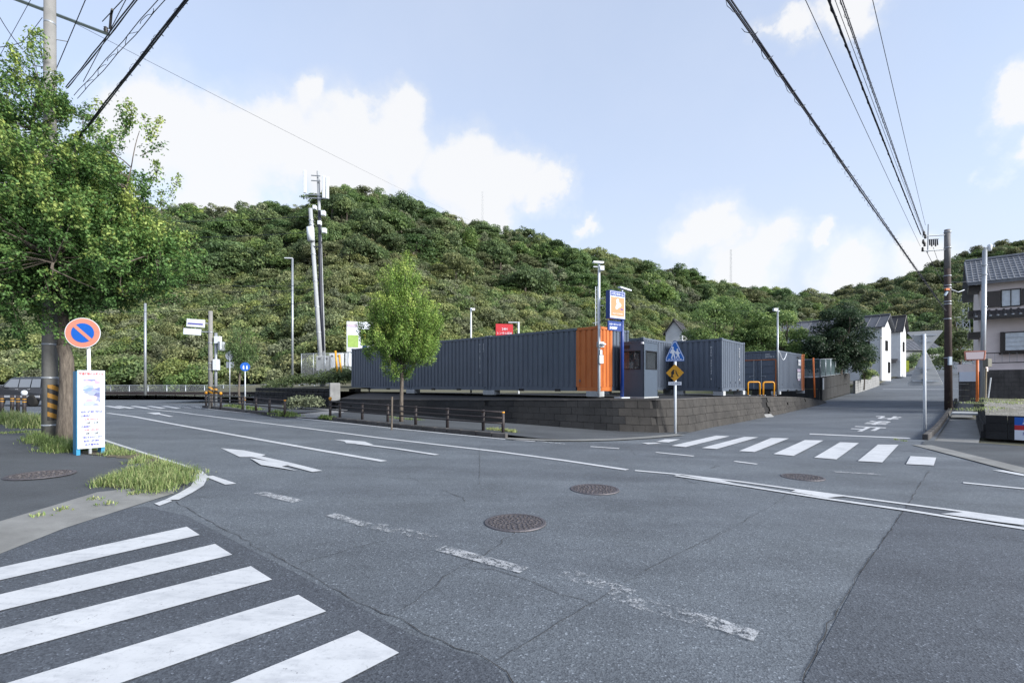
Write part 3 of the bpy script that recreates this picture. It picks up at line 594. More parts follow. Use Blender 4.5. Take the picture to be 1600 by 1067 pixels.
MB().prism([KP(-.02, -.02, Hk), KP(Wk+.02, -.02, Hk), KP(Wk+.02, Dk+.02, Hk), KP(-.02, Dk+.02, Hk)], (0,0,.05)).build('roof', MAT['kiosk_grey'], t); MB().prism([KP(-.03, -.03, -.06), KP(Wk+.03, -.03, -.06), KP(Wk+.03, Dk+.03, -.06), KP(-.03, Dk+.03, -.06)], (0,0,.055)).build('plinth', MAT['concrete_pale'], t)
MB().prism([KP(.62, -.03, 1.93), KP(.92, -.03, 1.93), KP(.92, -.03, 2.06), KP(.62, -.03, 2.06)], KP(0, .03, 0)).build('vent_cover', MAT['black'], t); MB().box(KP(.04, -.05, 2.12), (.08, .08, .07), .7).build('lamp', MAT['white_paint'], t)
MB().box(KP(.5, .75, .55), (.5, .35, 1.1), rz1).build('counter', plain('orange_dull', (.45,.12,.04), .5), t)
# ---- blue post with lightbox sign
bp = at(972, 619, 18.6); t = thing('pylon_sign', 'blue post carrying an orange and white lightbox above a blue name board', 'sign', (bp.x, bp.y, 1.16))
sx = Vector((math.sin(R(55)), math.cos(R(55)), 0)); sn = Vector((math.cos(R(55)), -math.sin(R(55)), 0)); ZS = Vector((0,0,1))
MB().tube([(0,0,0), (0,0,4.08)], .07, 16).build('post', MAT['sign_blue'], t, True); MB().box((0,0,.02), (.42,.42,.04), .5).build('base_plate', MAT['white_paint'], t)
o = MB().prism([-sx*.78+ZS*3.0-sn*.1, sx*.06+ZS*3.0-sn*.1, sx*.06+ZS*4.06-sn*.1, -sx*.78+ZS*4.06-sn*.1], sn*.2).build('lightbox', MAT['sign_blue'], t)
plain('sign_orange', (.58,.21,.10), .4, var=.03); plain('sign_white', (.58,.62,.70), .4, var=.03)
def quad(name, c, w, h, mat, parent, d): return MB().prism([c-sx*w/2-ZS*h/2, c+sx*w/2-ZS*h/2, c+sx*w/2+ZS*h/2, c-sx*w/2+ZS*h/2], sn*d).build(name, mat, parent)
c0 = -sx*.36+sn*.101
quad('sign_face', c0+ZS*3.53, .80, 1.0, MAT['sign_white'], o, .004); quad('orange_field', c0+ZS*3.46+sn*.004, .72, .72, MAT['sign_orange'], o, .003); quad('blue_field', c0+ZS*3.935+sn*.004, .76, .16, MAT['navy'], o, .003)
lettering('トランクルーム', .1, MAT['sign_white'], o, face_matrix(c0+ZS*3.935+sn*.009, sx), width=.64, bold=.004)
# white abstract emblem: a rounded blot with lobes
pts = []
for q in range(36):
    a = 2*math.pi*q/36; r = .15+.05*math.cos(3*a+.6)+.02*math.cos(5*a); pts.append(c0+sx*(.02+r*.8*math.cos(a))+ZS*(3.55+r*1.2*math.sin(a))+sn*.008)
MB().prism(pts, sn*.003).build('emblem', MAT['sign_white'], o); lettering('HELLO STORAGE', .1, MAT['sign_white'], o, face_matrix(c0+ZS*3.2+sn*.009, sx), width=.55); quad('emblem_tab', c0+sx*.22+ZS*3.38+sn*.008, .14, .05, MAT['navy'], o, .003)
o = quad('name_board', -sx*.40+ZS*2.74-sn*.03, .76, .36, MAT['sign_blue'], t, .06)
lettering('ハローストレージ', .1, MAT['sign_white'], o, face_matrix(-sx*.42+ZS*2.80+sn*.032, sx), width=.62, bold=.004); lettering('多米東町', .1, MAT['sign_white'], o, face_matrix(-sx*.5+ZS*2.66+sn*.032, sx), width=.42, height=.11, bold=.006)
MB().tube([(0,0,4.05), (0,0,4.2)], .04, 8).build('cap', MAT['galv'], t); MB().box(Vector((0,0,4.2))+sx*.1+sn*.05, (.9,.12,.05), math.atan2(sx.y, sx.x)+.25).build('lamp_bar', MAT['white_paint'], t)
# ---- yellow hoops, lamp poles, orange marker pole
def hoop(px0, px1, Y, lab):
    a, b = at(px0, 616, Y), at(px1, 616, Y); a.z = b.z = 0; h = .78; t = thing('barrier_hoop', lab, 'barrier', (a.x, a.y, zt(a.x, a.y)-.05), 0, 'yellow barrier hoops before the container doors')
    e = b-a; e.z = 0; l = e.length; e.normalize(); P = [Vector((0,0,-.1)), Vector((0,0,h-.1))]+[e*(.1-.1*math.cos(q))+Vector((0,0,h-.1+.1*math.sin(q))) for q in (.5,1.0,1.57)]+[e*(l-.1+.1*math.sin(q))+Vector((0,0,h-.1+.1*math.cos(q))) for q in (0,.5,1.0,1.57)]+[e*l+Vector((0,0,-.1))]
    MB().tube(P, .045, 10).build('hoop', MAT['amber'], t, True)
    for q in (Vector((0,0,.03)), e*l+Vector((0,0,.03))): MB().box(q, (.22,.22,.04), rz1).build('foot_plate', MAT['galv'], t)
hoop(1168.5, 1187, 27.8, 'yellow steel hoop nearest the short container, before the doors'); hoop(1192.5, 1209.5, 27.8, 'yellow steel hoop beside the slim lamp pole, before the doors')
def lamp_pole(name, label, base, top_z, r, head, mat='galv', cat='pole'):
    t = thing(name, label, cat, base); h = top_z-base[2]; MB().tube([(0,0,0), (0,0,h)], [r, r*.8], 12).build('pole', MAT[mat], t, True)
    for i, (dx, dy, dz, sx_, sy_, sz_) in enumerate(head): MB().box((dx, dy, h+dz), (sx_, sy_, sz_), .2).build('lamp_head' if i == 0 else 'bracket', MAT['white_paint'], t)
    return t
b = at(1215, 614, 29.6); b.z = 1.08
t = lamp_pole('yard_light', 'slim steel pole with a small floodlight at the corner of the doored container', b, at(1212, 481, 29.6).z, .06, [(-.18,-.05,-.12,.22,.14,.16),(0,0,-.2,.3,.04,.04)], cat='light pole')
MB().tube([Vector((0,0,2.75))]+[Vector((.25+.7*q, .2+.5*q, 2.55-.42*math.sin(q*3.1)+.05*q)) for q in np.linspace(0, 1, 9)], .025, 6).build('conduit', MAT['white_paint'], t, True)
b = at(936, 618, 18.75); b.z = 1.2
t = lamp_pole('service_pole', 'tall white service pole with meter boxes before the orange container corner', b, at(936, 409, 18.75).z, .055, [(-.05,-.1,-.05,.42,.12,.07),(.08,-.1,-.28,.16,.16,.16),(-.08,0,-.2,.3,.04,.04)], 'white_paint')
for (z, w, h, d) in ((2.02,.26,.22,.16),(1.45,.20,.34,.14),(1.72,.12,.2,.1)): bevel(MB().box((.04,-.1,z), (w,d,h), .4).build('meter_box', MAT['galv'], t), .015, 1)
MB().lathe([(.11,0),(.11,.05),(.02,.06)], 14, (.12,-.2,2.0)).build('meter', MAT['white_paint'], t)
t = thing('ladder', 'narrow grey steel ladder standing above the orange container corner', 'ladder', (2.9, 20.2, 3.9))
a = at(930.5, 512, 20.2); t.location = (a.x, 20.2, 4.0); hh = at(930, 448, 20.2).z-4.0
for x in (0, .09): MB().tube([(x,0,0), (x,0,hh)], .018, 6).build('stile', MAT['galv'], t)
for i in range(9): MB().tube([(0,0,.1+i*hh/9.2), (.09,0,.1+i*hh/9.2)], .014, 6).build('rung', MAT['galv'], t)
MB().tube([(-.12,0,.25),(.2,0,.25)], .014, 6).build('bracket', MAT['galv'], t); MB().tube([(.06,0,hh*.55),(.34,0,hh*.55)], .014, 6).build('bracket', MAT['galv'], t); MB().tube([(.06,0,hh*.72),(.34,0,hh*.72)], .014, 6).build('bracket', MAT['galv'], t)
b = at(1273, 621, 33.5); t = thing('marker_pole', 'thin orange marker pole at the end of the yard wall', 'pole', (b.x, b.y, b.z)); MB().tube([(0,0,0), (-.10,0,2.75)], .055, 8).build('pole', MAT['orange'], t, True)
b = at(736, 530, 27); t = lamp_pole('yard_light', 'small floodlight pole rising behind the long row of containers', (b.x, 27, 1.2), at(736, 481, 27).z, .05, [(.14,-.08,-.1,.16,.12,.12)], 'white_paint', 'light pole')
# ---- red sign and coloured hoarding behind the row
t = thing('roof_sign', 'small red rental sign on a white pole behind the container roofs', 'sign', (at(800,530,26).x, 26, 1.2)); zc = at(0, 516, 26).z-1.2
MB().tube([(.35,0,0),(.35,0,zc+.45)], .05, 8).build('post', MAT['white_paint'], t); MB().tube([(.35,0,zc+.42),(-.2,0,zc+.42)], .03, 6).build('arm', MAT['white_paint'], t)
o = bevel(MB().box((-.42,0,zc), (.95,.12,.66), .25).build('panel', plain('sign_red', (.40,.015,.025), .4), t), .01, 1)
lettering('レンタル収納', .1, MAT['sign_white'], t, face_matrix((-.40,-.075,zc-.16), (math.cos(.25),math.sin(.25),0)), width=.8); lettering('24H', .1, MAT['sign_white'], t, face_matrix((-.40,-.075,zc+.06), (math.cos(.25),math.sin(.25),0)), width=.3)
t = thing('advert_board', 'white and lime green advertising board beyond the leftmost container', 'sign', (at(545,600,36).x, 36, 1.2)); hz = at(0, 505, 36).z-1.2; h0 = at(0, 548, 36).z-1.2
plain('board_green', (.24,.36,.09), .5); plain('board_yellow', (.8,.62,.08), .5)
MB().box((.85,0,(hz+h0)/2), (1.9,.12,hz-h0+.2), .3).build('panel', MAT['sign_white'], t); cc, ss = math.cos(.3), math.sin(.3)
def bq(x, z, w, h, mt, nm='printed_field'): MB().box((.85+x*cc+.075*ss, x*ss-.075*cc, z), (w,.02,h), .3).build(nm, MAT[mt], t)
bq(-.55,hz-.2,.7,.2,'poster_lilac'); bq(-.5,h0+.7,.75,.9,'board_green'); bq(.45,h0+1.0,.8,1.2,'board_green'); bq(.4,h0+1.1,.35,.4,'board_yellow','printed_label'); bq(.35,h0+.3,.36,.36,'sign_blue','printed_label')
for x in (.2, 1.5): MB().tube([(x,.1,0),(x,.1,h0+.3)], .06, 8).build('post', MAT['galv'], t)
# ================================================================== street furniture
def stripe_mat(name, c1, c2, freq, ang):
    n = NT(name); mp = n.node('ShaderNodeMapping'); mp.inputs['Rotation'].default_value = (0, 0, 0); n.l.new(n.tc.outputs['Object'], mp.inputs['Vector'])
    s = n.node('ShaderNodeSeparateXYZ'); n.l.new(mp.outputs[0], s.inputs[0]); at_ = n.math('ARCTAN2', s.outputs['Y'], s.outputs['X']); v = n.math('ADD', n.math('MULTIPLY', s.outputs['Z'], freq), n.math('MULTIPLY', at_, ang))
    f = n.math('GREATER_THAN', n.math('FRACT', v), .5); n.col(n.mix(f, c1, c2)).set(Roughness=.5); MAT[name] = n.mat
stripe_mat('hazard', (.27,.135,.012), (.015,.015,.016), 4.2, .32)
# ---- concrete utility pole on the near corner
pb = gp(78, 684, .08); t = thing('utility_pole', 'tall concrete utility pole with hazard sleeve behind the large tree', 'utility pole', tuple(pb)); Hp = 12.6
MB().tube([(0,0,-.2),(0,0,Hp)], [.165,.115], 20).build('pole', MAT['pole_concrete'], t, True); MB().add([(.171*math.cos(R(q)), .171*math.sin(R(q)), z) for z in (.45,1.35) for q in range(-62,31,8)], [(i,i+1,13+i,12+i) for i in range(11)]).build('hazard_sleeve', MAT['hazard'], t, True)
for z in (.3,1.5,2.35,3.1,8.7,9.2,10.5,11.2,11.6): MB().tube([(0,0,z),(0,0,z+.05)], .168-.0042*z, 20).build('band', MAT['galv'], t, True)
for i in range(12): z = 3.4+i*.75; q = .3 if i % 2 else 3.44; MB().tube([(math.cos(q)*.13,math.sin(q)*.13,z),(math.cos(q)*.36,math.sin(q)*.36,z)], .011, 6).build('step_bolt', MAT['galv'], t)
armz = 10.82; a0 = Vector((-1.15,-1.06,armz)); a1 = Vector((.86,.80,armz)); MB().tube([a0,a1], .045, 4).build('crossarm', plain('arm_steel', (.10,.13,.14), .5, .4), t)
for q in (.03, .35, .97):
    c = a0.lerp(a1, q); o = MB().lathe([(.03,0),(.06,.03),(.035,.06),(.06,.09),(.035,.12),(.055,.15),(.02,.18)], 10, c).build('insulator', MAT['black'], t, True)
MB().tube([a1+Vector((0,0,.15)), a1+Vector((.12,-.1,.5)), a1+Vector((.25,-.22,.52))], .03, 6).build('strain_insulator', MAT['black'], t)
# ---- no parking sign
nb = gp(141, 709, .08); t = thing('no_parking_sign', 'round no parking sign with red ring and blue field on a white post', 'sign', tuple(nb))
plain('fade_red', (.48,.19,.135), .45, var=.04); plain('bright_blue', (.004,.085,.40), .4, var=.04); dc = at(131, 520.5, nb.y-.06)-nb
MB().tube([(0,0,-.1),(-.04,0,dc.z+.2)], .031, 10).build('post', MAT['white_paint'], t, True); nv = Vector((.26,-.96,.02)).normalized(); ex = Vector((-nv.y, nv.x, 0)).normalized(); ey = nv.cross(ex)
if ey.z < 0: ey = -ey
ex = ey.cross(nv)
def disc(r, d, nm, mt, par=None, n_=48): return MB().prism([dc+nv*d+ex*r*math.cos(6.2832*i/n_)+ey*r*math.sin(6.2832*i/n_) for i in range(n_)], nv*.002).build(nm, MAT[mt], par or t)
disc(.305,.035,'back_plate','white_paint'); disc(.292,.038,'red_ring','fade_red'); disc(.195,.0415,'blue_field','bright_blue')
u1 = (ex*.707-ey*.707); u2 = nv.cross(u1); c = dc+nv*.0445; MB().prism([c+u1*.2*a+u2*.031*b for a, b in ((-1,-1),(1,-1),(1,1),(-1,1))], nv*.002).build('red_bar', MAT['fade_red'], t)
# ---- notice board
bb = gp(121, 711, .08); e1 = gp(163, 704, .08); xd = Vector((e1.x-bb.x, e1.y-bb.y, 0)); xd = Vector((.6,.8,0)).normalized(); nd = Vector((xd.y, -xd.x, 0)); t = thing('notice_board', 'white notice board with red heading, picture and blue legs by the tree', 'notice board', tuple(bb))
UPV = Vector((0,0,1)); Wb = .43; z0, z1 = .12, 1.70
plain('cyan_paint', (.015,.20,.38), .45, var=.06); plain('notice_white', (.47,.52,.59), .45, var=.03); plain('ink_red', (.62,.05,.05), .5); plain('ink_violet', (.05,.04,.28), .5); plain('ink_black', (.03,.03,.05), .5)
MB().prism([UPV*z0, xd*Wb+UPV*z0, xd*Wb+UPV*z1, UPV*z1], -nd*.03).build('panel', MAT['notice_white'], t)
for x in (.0, Wb-.04): MB().prism([xd*(x-.01)-UPV*.05-nd*.035, xd*(x+.05)-UPV*.05-nd*.035, xd*(x+.05)+UPV*z1*.99-nd*.035, xd*(x-.01)+UPV*z1*.99-nd*.035], -nd*.26).build('leg', MAT['cyan_paint'], t)
for z in (.45, 1.3): MB().prism([xd*.05+UPV*z-nd*.04, xd*(Wb-.05)+UPV*z-nd*.04, xd*(Wb-.05)+UPV*(z+.06)-nd*.04, xd*.05+UPV*(z+.06)-nd*.04], -nd*.03).build('brace', MAT['cyan_paint'], t)
n = NT('notice_picture'); v = n.node('ShaderNodeTexVoronoi'); v.inputs['Scale'].default_value = 9; n.l.new(n.stretch(1, 1, 1.6), v.inputs['Vector']); s_ = n.node('ShaderNodeSeparateColor'); n.l.new(v.outputs['Color'], s_.inputs[0])
n.col(n.ramp(s_.outputs[0], [(0, (.05,.06,.14)), (.3, (.25,.3,.6)), (.5, (.6,.55,.66)), (.7, (.62,.3,.34)), (.85, (.1,.2,.5)), (1, (.7,.7,.75))])).set(Roughness=.5); MAT['notice_picture'] = n.mat
def onb(x, z): return xd*x+UPV*z+nd*.003
MB().prism([onb(.09,.98), onb(.35,.98), onb(.35,1.52), onb(.09,1.52)], nd*.002).build('picture', MAT['notice_picture'], t)
for (body, z, w, mt, x) in (('交通規制のお知らせ',1.63,.60,'ink_red',.33),('吉田八幡神社例大祭',.86,.52,'ink_violet',.34),('山車巡行',.78,.26,'ink_violet',.2),('10月 8日(土)',.705,.38,'ink_red',.34),('13時〜21時',.635,.32,'ink_black',.36),('子供神輿',.56,.24,'ink_violet',.2),('10月 9日(日)',.49,.38,'ink_red',.34),('9時〜12時',.42,.32,'ink_black',.36),('ご迷惑をおかけします',.345,.50,'ink_violet',.34),('吉田八幡神社',.27,.42,'ink_violet',.35),('氏子青年会',.195,.34,'ink_violet',.35)):
    lettering(body, .1, MAT[mt], t, face_matrix(onb(x*.65, z), xd), width=w*.65, height=.06 if z > 1.5 else .048, bold=.003)
# ---- guard posts and far vehicle on the left
for i, (px, py, lab) in enumerate(((3,645,'brown guard post at the picture edge beside the tall grass'),(19,644.5,'brown guard post with yellow bands, second from the picture edge'),(28,645.5,'brown guard post with yellow bands between two others in the grass'),(38,646.5,'brown guard post with a white ball cap by the grey street tree'))):
    b = gp(px, py, .05); t = thing('guard_post', lab, 'bollard', tuple(b), 0, 'guard posts on the left verge'); h = .82
    MB().tube([(0,0,-.1),(0,0,h)], .072, 12).build('post', MAT['dark_brown'], t, True)
    for z in (.52,.64): MB().tube([(0,0,z),(0,0,z+.035)], .075, 12).build('band', MAT['yellow'], t, True)
    if i == 3: MB().lathe([(.05,h),(.10,h+.05),(.12,h+.12),(.10,h+.2),(.03,h+.24)], 12).build('ball_cap', MAT['white_paint'], t, True)
def suv(loc, yaw):
    t = thing('sport_utility_vehicle', 'dark estate car with pale lower stripe driving past behind the guard posts', 'car', loc, yaw); plain('car_black', (.012,.014,.02), .22, 0, .05, spec=.7); plain('car_silver', (.5,.52,.55), .3, .5); plain('tyre', (.012,.012,.012), .9)
    # side profile, x forward, extruded across y with tumblehome
    prof = [(-2.3,.38),(-2.34,.75),(-2.3,1.12),(-2.12,1.75),(-1.9,1.86),(.35,1.84),(.72,1.72),(1.28,1.18),(2.15,1.06),(2.36,.92),(2.4,.55),(2.3,.36)]
    def ring(y, s): return [(x, y*(1 if z < 1.15 else 1-.16*(z-1.15)/.7), z) for x, z in prof]
    L, Rr = ring(.9,0), ring(-.9,0); n_ = len(prof); m = MB(); m.add(L+Rr, [tuple(range(n_))[::-1], tuple(range(n_, 2*n_))]+[(i, (i+1) % n_, n_+(i+1) % n_, n_+i) for i in range(n_)])
    body = bevel(m.build('body', MAT['car_black'], t), .06, 3)
    for s in (1, -1):
        for (xa, xb, xc, xd_) in ((-2.05,-1.28,-1.28,-1.95),(-1.2,-.28,-.28,-1.2),(-.2,1.02,.52,-.2)):
            yb, yt = s*.905, s*.80; MB().add([(xa,yb,1.2),(xb,yb,1.2),(xc,yt,1.72),(xd_,yt,1.72)], [(0,1,2,3)]).build('window', MAT['car_glass'], t)
        MB().box((0,s*.915,.62), (4.0,.04,.14)).build('side_trim', MAT['car_silver'], t); MB().box((.95,s*1.02,1.22), (.14,.2,.16)).build('mirror', MAT['car_black'], t); MB().box((2.33,s*.66,.86), (.12,.36,.2)).build('headlight', MAT['white_paint'], t); MB().box((-2.33,s*.72,1.0), (.06,.2,.4)).build('tail_light', plain('tail_red', (.4,.01,.01), .3), t)
        for x in (-1.4, 1.42):
            w = thing('wheel', None, None); w.parent = t; w.location = (x, s*.86, .36); w.rotation_euler = (R(90), 0, 0)
            MB().lathe([(.22,-.12),(.36,-.12),(.38,-.05),(.38,.05),(.36,.12),(.22,.12)], 20).build('tyre', MAT['tyre'], w, True); MB().lathe([(.23,-.09),(.21,.1),(.05,.06)], 16).build('rim', MAT['car_silver'], w, True)
        for x in (-.24, -1.24): MB().box((x+.1,s*.925,1.08), (.2,.03,.03)).build('door_handle', MAT['car_silver'], t)
    MB().add([(1.24,-.78,1.2),(1.24,.78,1.2),(.74,.70,1.70),(.74,-.70,1.70)], [(0,1,2,3)]).build('windscreen', MAT['car_glass'], t); MB().box((2.4,0,.72), (.06,1.1,.2)).build('grille', MAT['car_silver'], t); MB().box((2.36,0,.45), (.12,1.7,.16)).build('bumper', MAT['black'], t)
    return t
n = NT('car_glass'); n.col((.18,.2,.23)).set(Roughness=.08); n.b.inputs['Specular IOR Level'].default_value = .8; MAT['car_glass'] = n.mat
cb = at(50, 640, 31.5); suv((cb.x, 31.5, .33), R(168))
# ---- guard fences along the far kerb
def guard_fence(label, posts, caps, dz=.12, h=.70, name='guard_fence'):
    P = [gp(px, py, dz) for px, py in posts]; t = thing(name, label, 'guard fence', tuple(P[0])); o = P[0]
    for i, p in enumerate(P):
        q = p-o; pt = MB().tube([q+Vector((0,0,-.1)), q+Vector((0,0,h))], .055, 10).build('post', MAT['dark_brown'], t, True); MB().tube([q+Vector((0,0,h-.07)), q+Vector((0,0,h-.03))], .058, 10).build('band', MAT['amber'], pt, True)
        if i in caps: MB().lathe([(.03,h),(.065,h+.04),(.075,h+.09),(.06,h+.14),(.02,h+.16)], 10, q).build('reflector', MAT['amber'], pt, True)
    off_ = Vector((-.03,-.05,0))
    for z in (.30,.47,.66): MB().tube([p-o+off_+Vector((0,0,z)) for p in P], .028, 8).build('rail', MAT['dark_brown'], t, True)
    return t
guard_fence('brown tubular guard fence in front of the slim young tree', [(516,650.2),(531,652),(566,655.5),(606,659.5),(649.5,664),(699,668.5),(755,673),(786,675.5)], (0,))
guard_fence('brown tubular guard fence on the kerb island by the blue round sign', [(322,634.5),(330,635.5),(345,637),(379,640.3),(400,642.5),(421,645),(445,648)], (0,2))
# ---- blue round sign, back-to-front signs, signal pole, steel poles
def up_pole(name, label, base, ztop, r, mat, cat, lean=(0,0)):
    t = thing(name, label, cat, tuple(base)); h = ztop-base[2]; MB().tube([(0,0,-.1),(lean[0],lean[1],h)], [r, r*.85], 12).build('pole', MAT[mat], t, True); return t, h
def facing(p): v = Vector((-p[0], -p[1], 0)).normalized(); return v, Vector((-v.y, v.x, 0))
b = gp(383, 641, .12); t, h = up_pole('cycle_path_sign', 'small round blue path sign on a thin white pole on the kerb island', b, at(0,573,b.y).z, .03, 'white_paint', 'sign'); v, ex = facing(b)
c = Vector((0,0,h))+v*.04; MB().prism([c+ex*.22*math.cos(q)+UPV*.22*math.sin(q) for q in np.linspace(0, 6.2832, 29)[:-1]], v*.004).build('disc', MAT['bright_blue'], t)
for dx in (-.07, .08): MB().prism([c+v*.006+ex*(dx+x)+UPV*z for x, z in ((-.035,-.12),(.035,-.12),(.03,.03),(.0,.08),(-.03,.03))], v*.003).build('figure', MAT['sign_white'], t)
for z in (.5,.62): MB().tube([(0,0,z),(0,0,z+.05)], .034, 10).build('band', MAT['amber'], t)
b = gp(359, 629, .1); t, h = up_pole('sign_post', 'grey sign post seen from behind next to the thin young tree', b, at(0,548,b.y).z, .035, 'galv', 'sign'); c = Vector((0,.05,h-.35)); MB().prism([c+Vector((.34*math.cos(q),0,.34*math.sin(q))) for q in np.linspace(0, 6.2832, 25)[:-1]], (0,.01,0)).build('sign_back', MAT['galv'], t); MB().box((0,.05,h-1.0), (.55,.01,.42)).build('sign_back', MAT['galv'], t)
b = gp(329, 636, .1); Yp = b.y; t, h = up_pole('signal_pole', 'concrete pole with white direction boards and a side-on traffic signal', b, at(0,486,Yp).z, .125, 'pole_concrete', 'signal pole')
MB().tube([(.24,.1,0),(.24,.1,at(0,520,Yp).z-b.z)], .08, 10).build('conduit', MAT['galv'], t, True); MB().tube([(0,0,.75),(0,0,1.15)], .14, 12).build('hazard_band', MAT['hazard'], t, True); MB().tube([(.24,.1,.75),(.24,.1,1.15)], .086, 10).build('hazard_band', MAT['hazard'], t, True)
for (x0, x1, y0, y1, txt) in ((293,319,499,511,'豊橋市街'),(288,313,513.5,523,'')):
    p0, p1 = at(x0,y1,Yp-.2)-b, at(x1,y0,Yp-.2)-b; o = MB().box(((p0.x+p1.x)/2,-.2,(p0.z+p1.z)/2), (p1.x-p0.x,.07,p1.z-p0.z), .12, tilt=Matrix.Rotation(.06, 3, 'Y')).build('direction_board', MAT['sign_white'], t); MB().tube([(p1.x-.1,-.16,(p0.z+p1.z)/2),(0,0,(p0.z+p1.z)/2)], .03, 6).build('arm', MAT['galv'], o)
    if txt: MB().box(((p0.x+p1.x)/2,-.245,(p0.z+p1.z)/2-.04), ((p1.x-p0.x)*.85,.01,.07), .12, tilt=Matrix.Rotation(.06, 3, 'Y')).build('printed_line', MAT['ink_violet'], o)
zs = at(0,541,Yp).z-b.z; bevel(MB().box((.62,.05,zs), (.22,.30,.5)).build('signal_head', MAT['white_paint'], t), .04, 2); MB().tube([(.2,.05,zs+.1),(.56,.05,zs+.1)], .03, 6).build('signal_arm', MAT['galv'], t)
for i in range(3): MB().lathe([(.11,0),(.11,.16),(.09,.16)], 12, (.62,-.1,zs-.16+.16*i-.06)).build('visor', MAT['galv'], t)
MB().box((.42,0,at(0,531,Yp).z-b.z), (.3,.25,.4)).build('pedestrian_signal', MAT['white_paint'], t); bevel(MB().box((.36,-.05,at(0,570,Yp).z-b.z), (.28,.28,.62)).build('control_box', MAT['white_paint'], t), .02, 1)
for z in (2.1,2.45,3.6,4.2): MB().tube([(0,0,z),(0,0,z+.05)], .13, 12).build('band', MAT['galv'], t, True)
b = at(227, 621, 47); t, h = up_pole('steel_pole', 'plain grey steel pole at the far guardrail', b, at(0,474,47).z, .12, 'galv', 'pole')
b = at(457, 586, 40); b.z = .6; t, h = up_pole('street_light', 'tall thin street light with a flat head above the shrubs', b, at(0,404,40).z, .09, 'galv', 'street light'); MB().box((-.28,-.1,h), (.62,.16,.07), .1).build('lamp_head', MAT['white_paint'], t)
# ---- antenna masts, cabinets, fence, stone bed
plain('pole_light', (.30,.32,.34), .8, 0, .1, 4); Ya = 36.0; b = at(504, 588, Ya); b.z = 1.4
t, h = up_pole('utility_pole', 'leaning concrete pole with a white cylinder beside the antenna mast', b, at(0,326,Ya).z, .165, 'pole_light', 'utility pole', (at(485,0,Ya).x-b.x, 0)); xx = lambda y: (at(485,0,Ya).x-b.x)*((at(0,y,Ya).z-b.z)/h); zz = lambda y: at(0,y,Ya).z-b.z
MB().tube([(xx(378)-.02,-.22,zz(378)),(xx(357)-.02,-.22,zz(357))], .26, 16).build('transformer', MAT['white_paint'], t, True); MB().tube([(xx(385),-.1,zz(385)),(xx(385)+.6,-.1,zz(388)),(xx(380)+.7,-.1,zz(378))], .04, 6).build('cable', MAT['wire'], t)
for y in (345,352,398,440,480,520): MB().tube([(xx(y),0,zz(y)),(xx(y),0,zz(y)+.06)], .185, 12).build('band', MAT['galv'], t)
b2_ = at(508, 575, Ya+.6); b2_.z = 1.4; t, h = up_pole('antenna_mast', 'slender steel antenna mast with white panel antennas at its top', b2_, at(0,268,Ya+.6).z, .12, 'pole_light', 'antenna mast', (at(497,0,Ya+.6).x-b2_.x, 0)); zz = lambda y: at(0,y,Ya+.6).z-b2_.z; lx = lambda px: at(px,0,Ya+.6).x-b2_.x
for (px, y0, y1) in ((478.5,269,304),(508,277,312),(513.5,279,313)): bevel(MB().box((lx(px),-.25,(zz(y0)+zz(y1))/2), (.22,.14,zz(y0)-zz(y1))).build('panel_antenna', MAT['white_paint'], t), .03, 2)
for y in (276,284,306,311): MB().tube([(lx(479 if y > 300 else 488),-.2,zz(y)),(lx(513 if y > 300 else 502),-.2,zz(y)-.05)], .04, 6).build('bracket', MAT['galv'], t)
for (px, y, s) in ((493.5,326,.3),(507,335,.36),(508.5,362,.36),(501,350,.3)): bevel(MB().box((lx(px),-.2,zz(y)), (s*.8,.3,s)).build('radio_unit', MAT['white_paint'], t), .02, 1)
MB().tube([(lx(500),-.12,zz(330)),(lx(502),-.2,zz(420)),(lx(503),-.2,zz(480)),(lx(505),-.15,zz(548))], [.1,.14,.16,.16], 8).build('cable_bundle', MAT['wire'], t, True)
for i in range(14): MB().box((lx(504.5-i*.45),-.02,zz(540)+i*.75), (.36,.05,.03)).build('step', MAT['galv'], t)
b = at(506, 585, 35); 
for (px0, px1, y0, y1, lab, mt) in ((494.5,517,556,579,'grey equipment cabinet with two vents at the antenna mast','concrete_pale'),(515,534.5,551.5,575,'white equipment cabinet beside the grey one at the antenna mast','white_paint'),(540,546,551,572,'narrow white cabinet edge next to the leftmost container','white_paint')):
    Yc = 34.6 if 'grey' in lab else 34.9; p0, p1 = at(px0,y1,Yc), at(px1,y0,Yc); t = thing('equipment_cabinet', lab, 'cabinet', ((p0.x+p1.x)/2, Yc, p0.z)); w, hh = p1.x-p0.x, p1.z-p0.z; bevel(MB().box((0,.2,hh/2), (w,.5,hh)).build('body', MAT[mt], t), .015, 1)
    for x in (-w*.25,): MB().box((0,-.055,hh*.5), (.012,.012,hh*.9)).build('door_seam', MAT['black'], t)
    if 'grey' in lab:
        for x in (-w*.28, w*.2): MB().box((x,-.056,hh*.8), (w*.16,.02,w*.14)).build('vent', MAT['black'], t)
    for x in (-w*.35, w*.35): MB().box((x,.2,-.4), (.08,.4,.8)).build('support', MAT['galv'], t)
n = NT('wire_mesh'); s_ = n.node('ShaderNodeSeparateXYZ'); n.l.new(n.tc.outputs['Object'], s_.inputs[0]); 
def gline(v): return n.math('LESS_THAN', n.math('FRACT', n.math('MULTIPLY', v, 14.0)), .13)
al = n.math('MAXIMUM', gline(n.math('ADD', n.math('ADD', s_.outputs['X'], s_.outputs['Y']), s_.outputs['Z'])), gline(n.math('SUBTRACT', n.math('ADD', s_.outputs['X'], s_.outputs['Y']), s_.outputs['Z']))); n.col((.42,.45,.47)).set(Roughness=.5, Metallic=.3); n.l.new(al, n.b.inputs['Alpha']); MAT['wire_mesh'] = n.mat
